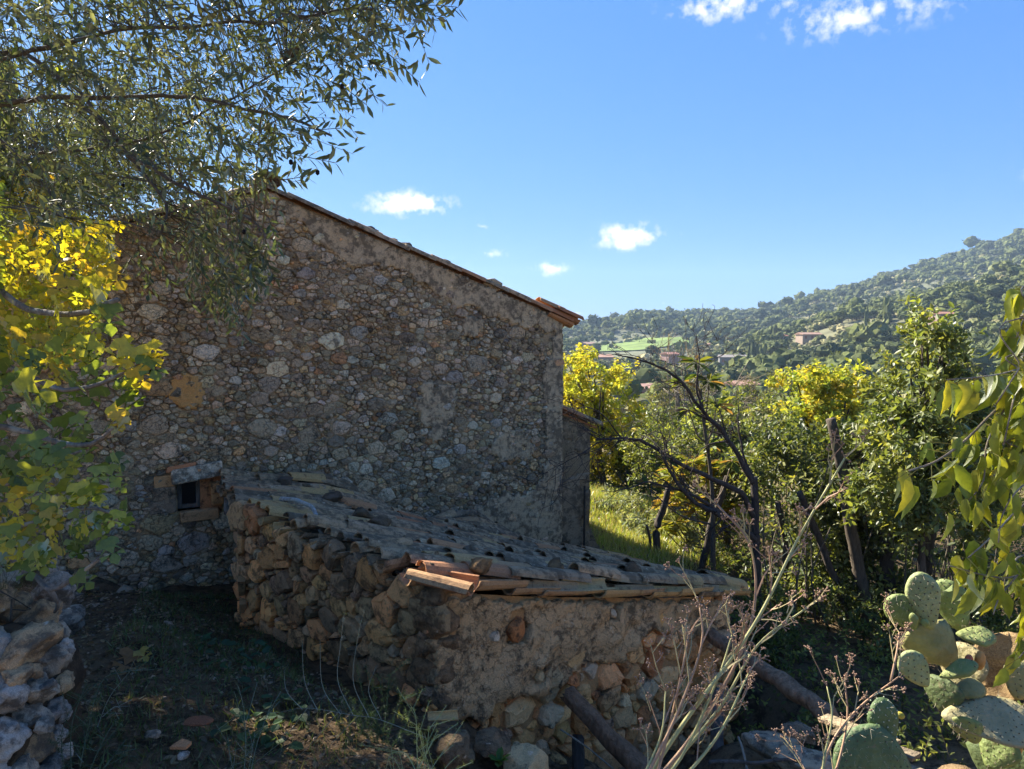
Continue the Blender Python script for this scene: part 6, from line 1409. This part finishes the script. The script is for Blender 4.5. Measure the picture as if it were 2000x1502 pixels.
def far_house(lb, px, py, h, w, hh, dp, yaw, wc, rc, nw, ns, d=None):
    w *= .8; hh *= .8; dp *= .8; wc = tuple(.6 * c for c in wc); rc = tuple(.8 * c for c in rc)
    if d: q = P(px, py, d)
    else: q = surf_t(h, px, py)[1]
    o = thing('house', q, lb, 'house', 'houses across the valley'); wm = plain_mat('house_wall', wc, scale=.8, var=.08); rm = plain_mat('house_roof', rc, scale=1.5, var=.2); sm = plain_mat('shutter', (.22, .10, .07), var=.1)
    R = lambda V: rotz(np.asarray(V, float), yaw) + q
    V, Fb = box_mesh((-w / 2, -dp / 2, -3), (w, 0, 0), (0, dp, 0), (0, 0, hh + 3)); MB().add(R(V), Fb).build('wall', wm, o)
    rh = dp * .16; e = .5; V = [(-w / 2 - e, -dp / 2 - e, hh), (w / 2 + e, -dp / 2 - e, hh), (w / 2 + e, dp / 2 + e, hh), (-w / 2 - e, dp / 2 + e, hh), (-w / 2 - e, 0, hh + rh), (w / 2 + e, 0, hh + rh)]
    V = np.array(V); V2 = V.copy(); V2[:, 2] += .25
    Fr = [(0, 1, 5, 4), (2, 3, 4, 5), (1, 2, 5), (3, 0, 4)]; MB().add(R(np.vstack([V + [0, 0, .02], V2])), [tuple(x + 6 for x in f) for f in Fr] + [f[::-1] for f in Fr] + [(0, 1, 7, 6), (1, 2, 8, 7), (2, 3, 9, 8), (3, 0, 6, 9)]).build('roof', rm, o)
    for s in range(ns):
        for k in range(nw):
            x = -w / 2 + w * (k + .5) / nw; z = hh * (s + .35) / ns; V, Fb = box_mesh((x - .6, -dp / 2 - .06, z), (1.2, 0, 0), (0, .1, 0), (0, 0, 1.5)); MB().add(R(V), Fb).build('window', sm, o)
    if w > 12: V, Fb = box_mesh((w * .2, .3, hh), (.9, 0, 0), (0, .9, 0), (0, 0, rh + 1.2)); MB().add(R(V), Fb).build('chimney', wm, o)
    return q
HP = [far_house(*h) for h in HOUSES]
HP.append(far_house('pale village house with orange roof behind the grey twigs', 1445, 778, None, 8, 4.2, 7, .5, (.50, .42, .36), (.52, .30, .2), 2, 1, 175))
HP.append(far_house('low village house behind the bare tree', 1262, 785, None, 9, 4, 7, .2, (.52, .40, .34), (.46, .27, .2), 2, 1, 165))
HP = np.array(HP)
# woods: lumpy leafy crowns
PINE = [(.085, .102, .036), (.105, .125, .042), (.068, .083, .034), (.13, .148, .045)]; OLV_ = [(.29, .27, .13), (.36, .32, .17), (.24, .23, .11), (.19, .20, .08)]
def crown_mesh(kind, seed, sub_=2, cards=90):
    r = np.random.default_rng(seed); V0, F0 = ico(sub_); mb = MB(); cols = PINE if kind != 'olive' else OLV_
    if kind == 'cypress': parts = [((0, 0, .5), (.12, .12, .52))]
    elif kind == 'pine': parts = [((r.normal() * .16, r.normal() * .16, .62 + r.uniform(-.12, .2)), (.34 * r.uniform(.7, 1.1), .34 * r.uniform(.7, 1.1), .26 * r.uniform(.7, 1.1))) for _ in range(3)]
    else: parts = [((r.normal() * .22, r.normal() * .22, .42 + r.uniform(-.08, .12)), (.40 * r.uniform(.7, 1.1), .40 * r.uniform(.7, 1.1), .34 * r.uniform(.7, 1.1))) for _ in range(2)]
    t = np.array(cols[r.integers(0, 4)])
    for c, s in parts:
        V = V0 * (1 + .42 * fbm(V0, 1.9, 3, seed + r.integers(0, 50)) + r.uniform(-.16, .16, len(V0)))[:, None]; mb.add(V * s + c, F0, t * (1 + r.uniform(-.3, .3, (len(V0), 1))))
    if kind != 'cypress' and cards:
        W = np.vstack([rdir(cards // len(parts)) * rng.uniform(.85, 1.25, (cards // len(parts), 1)) * s + c for c, s in parts]); m = len(W)
        lv(mb, LEAF_ROUND, W, rdir(m) + [0, 0, .4], rdir(m), rng.uniform(.08, .17, m), t * (1 + r.uniform(-.35, .35, (m, 1))))
    if kind == 'pine': tube(mb, [(0, 0, -.1), (0.01, 0, .3), (0, .02, .6)], [.03, .025, .02], 4, (.1, .08, .06))
    return mb
CR = {k: [crown_mesh(k, i * 7 + j) for i in range(6)] for j, k in enumerate(('pine', 'olive', 'cypress'))}
CRF = {k: [crown_mesh(k, i * 7 + j, 1, 24) for i in range(6)] for j, k in enumerate(('pine', 'olive', 'cypress'))}
CRN = {k: [crown_mesh(k, i * 7 + j, 2, 36) for i in range(6)] for j, k in enumerate(('pine', 'olive', 'cypress'))}
CRM = {k: [c.mesh('crown', M['hill']) for c in v] for k, v in CR.items()}
alltrees = []
def add_trees(h, n, a0, a1, pine_p, s0, s1, zlift=-.4):
    a = rng.uniform(a0, a1, n); t = np.sqrt(rng.uniform((h.d0 / h.d1) ** 2 * 0, 1.06, n)) if h is FAR else rng.uniform(0, 1.06, n)
    q = h.at(a, t); ok = np.ones(n, bool)
    for c in HP: ok &= np.linalg.norm((q - c)[:, :2], axis=1) > 6.5
    px, py = project(q)
    if h is FAR: ok &= ~((px > 1120) & (px < 1345) & (py > np.interp(px, [1120, 1200, 1260, 1345], [684, 672, 662, 660])) & (py < np.interp(px, [1120, 1250, 1345], [708, 704, 690])) & (rng.random(n) < .93))
    nn = fbm(q, 1 / 70., 3, 2)
    clear = fbm(q, 1 / 38., 3, 7); ok &= ~((clear < (-.25 if h is NEARH else -.55)) & (rng.random(n) < .75))
    for i in np.where(ok)[0]:
        k = 'pine' if rng.random() < np.clip(pine_p(px[i], t[i]) + .9 * nn[i], 0, 1) else 'olive'
        alltrees.append((q[i] + [0, 0, zlift], k, rng.uniform(s0, s1) * (1.25 if k == 'pine' else .8) * math.exp(rng.normal() * .22)))
add_trees(FAR, 7500, 950, 2250, lambda x, t: .25 + .75 * np.clip((t - .35) * 1.6, 0, 1), 5, 8.5)
add_trees(NEARH, 5600, 1150, 2300, lambda x, t: .35 - .25 * np.clip((x - 1750) / 150, 0, 1) * (t > .4), 3.2, 6)
qv = np.column_stack([rng.uniform(-30, 190, 520), rng.uniform(45, 300, 520)]); qv = qv[qv[:, 0] / qv[:, 1] > .0]
for x, y in qv:
    c = np.array([x, y, gz(x, y)])
    if np.linalg.norm((HP - c)[:, :2], axis=1).min() > 7: alltrees.append((c, 'olive' if rng.random() < .6 else 'pine', rng.uniform(4, 7.5) if y > 90 else rng.uniform(3, 4.5)))
for (x, y, h, s) in [(1727, 632, NEARH, 13), (1733, 634, NEARH, 12), (1690, 636, NEARH, 9), (1462, 708, NEARH, 9), (1470, 709, NEARH, 10), (1478, 708, NEARH, 9), (1486, 709, NEARH, 8), (1492, 708, NEARH, 9), (1165, 716, FAR, 9), (1795, 636, NEARH, 8), (1505, 672, NEARH, 10), (1512, 670, NEARH, 11), (1458, 660, FAR, 13)]:
    alltrees.append((surf_t(h, x, y)[1], 'cypress', s))
# the 300 that show largest are trees of their own, the rest is one wood
pos = np.array([a[0] for a in alltrees]); sz = np.array([a[2] for a in alltrees]); px, py = project(pos); vis = (px > 1100) & (px < 2010) & (py < 745) & (pos[:, 1] > 0)
score = np.where(vis, sz / pos[:, 1], 0); score[[a[1] == 'cypress' for a in alltrees]] += 1; order = np.argsort(-score); single = set(order[:300].tolist())
LAB = {'pine': ('hillside_pine', 'dark green pine standing out on the hillside across the valley', 'pine', 'pines on the hillsides'), 'olive': ('hillside_olive', 'grey-green olive tree standing out on the hillside across the valley', 'olive tree', 'olive trees on the hillsides'), 'cypress': ('cypress', 'narrow dark cypress on the hillside across the valley', 'cypress', 'cypresses on the hillsides')}
wood = MB()
CV, CVF = ({k: [(np.concatenate(c.V), c.F, np.concatenate(c.C)) for c in v] for k, v in Q.items()} for Q in (CRN, CRF))
for i, (q, k, s) in enumerate(alltrees):
    j = int(rng.integers(0, 6)); a = rng.uniform(0, 6.28)
    if i in single:
        nm, lb, ct, gr = LAB[k]; o = link(nm, CRM[k][j], None, Matrix.Translation(Vector(q)) @ Matrix.Rotation(a, 4, 'Z') @ Matrix.Scale(s, 4)); tag(o, lb, ct, gr)
    else:
        V, Fs, C = (CVF if q[1] > 420 else CV)[k][j]; b = wood.n; wood.V.append(rotz(V * s, a) + q); wood.C.append(C * rng.uniform(.8, 1.2)); wood.n += len(V)
        for f in Fs: wood.F.append(f + b)
wood.build('woods', M['hill'], kind='stuff', label='mass of pines and olive trees covering the hills across the valley')
# ---------------------------------------------------------------- the air
hz, nt = mat_base('air_haze'); n_ = N(nt)
vv = n_('ShaderNodeVolumePrincipled', {'Color': (.55, .74, 1, 1), 'Density': .00017, 'Anisotropy': .1}); o_ = n_('ShaderNodeOutputMaterial', {'Volume': vv.outputs[0]})
V, Fb = box_mesh((-2900, -200, -60), (5600, 0, 0), (0, 2480, 0), (0, 0, 262)); MB().add(V, Fb).build('haze', hz, kind='stuff', label='thin blue haze over the valley')
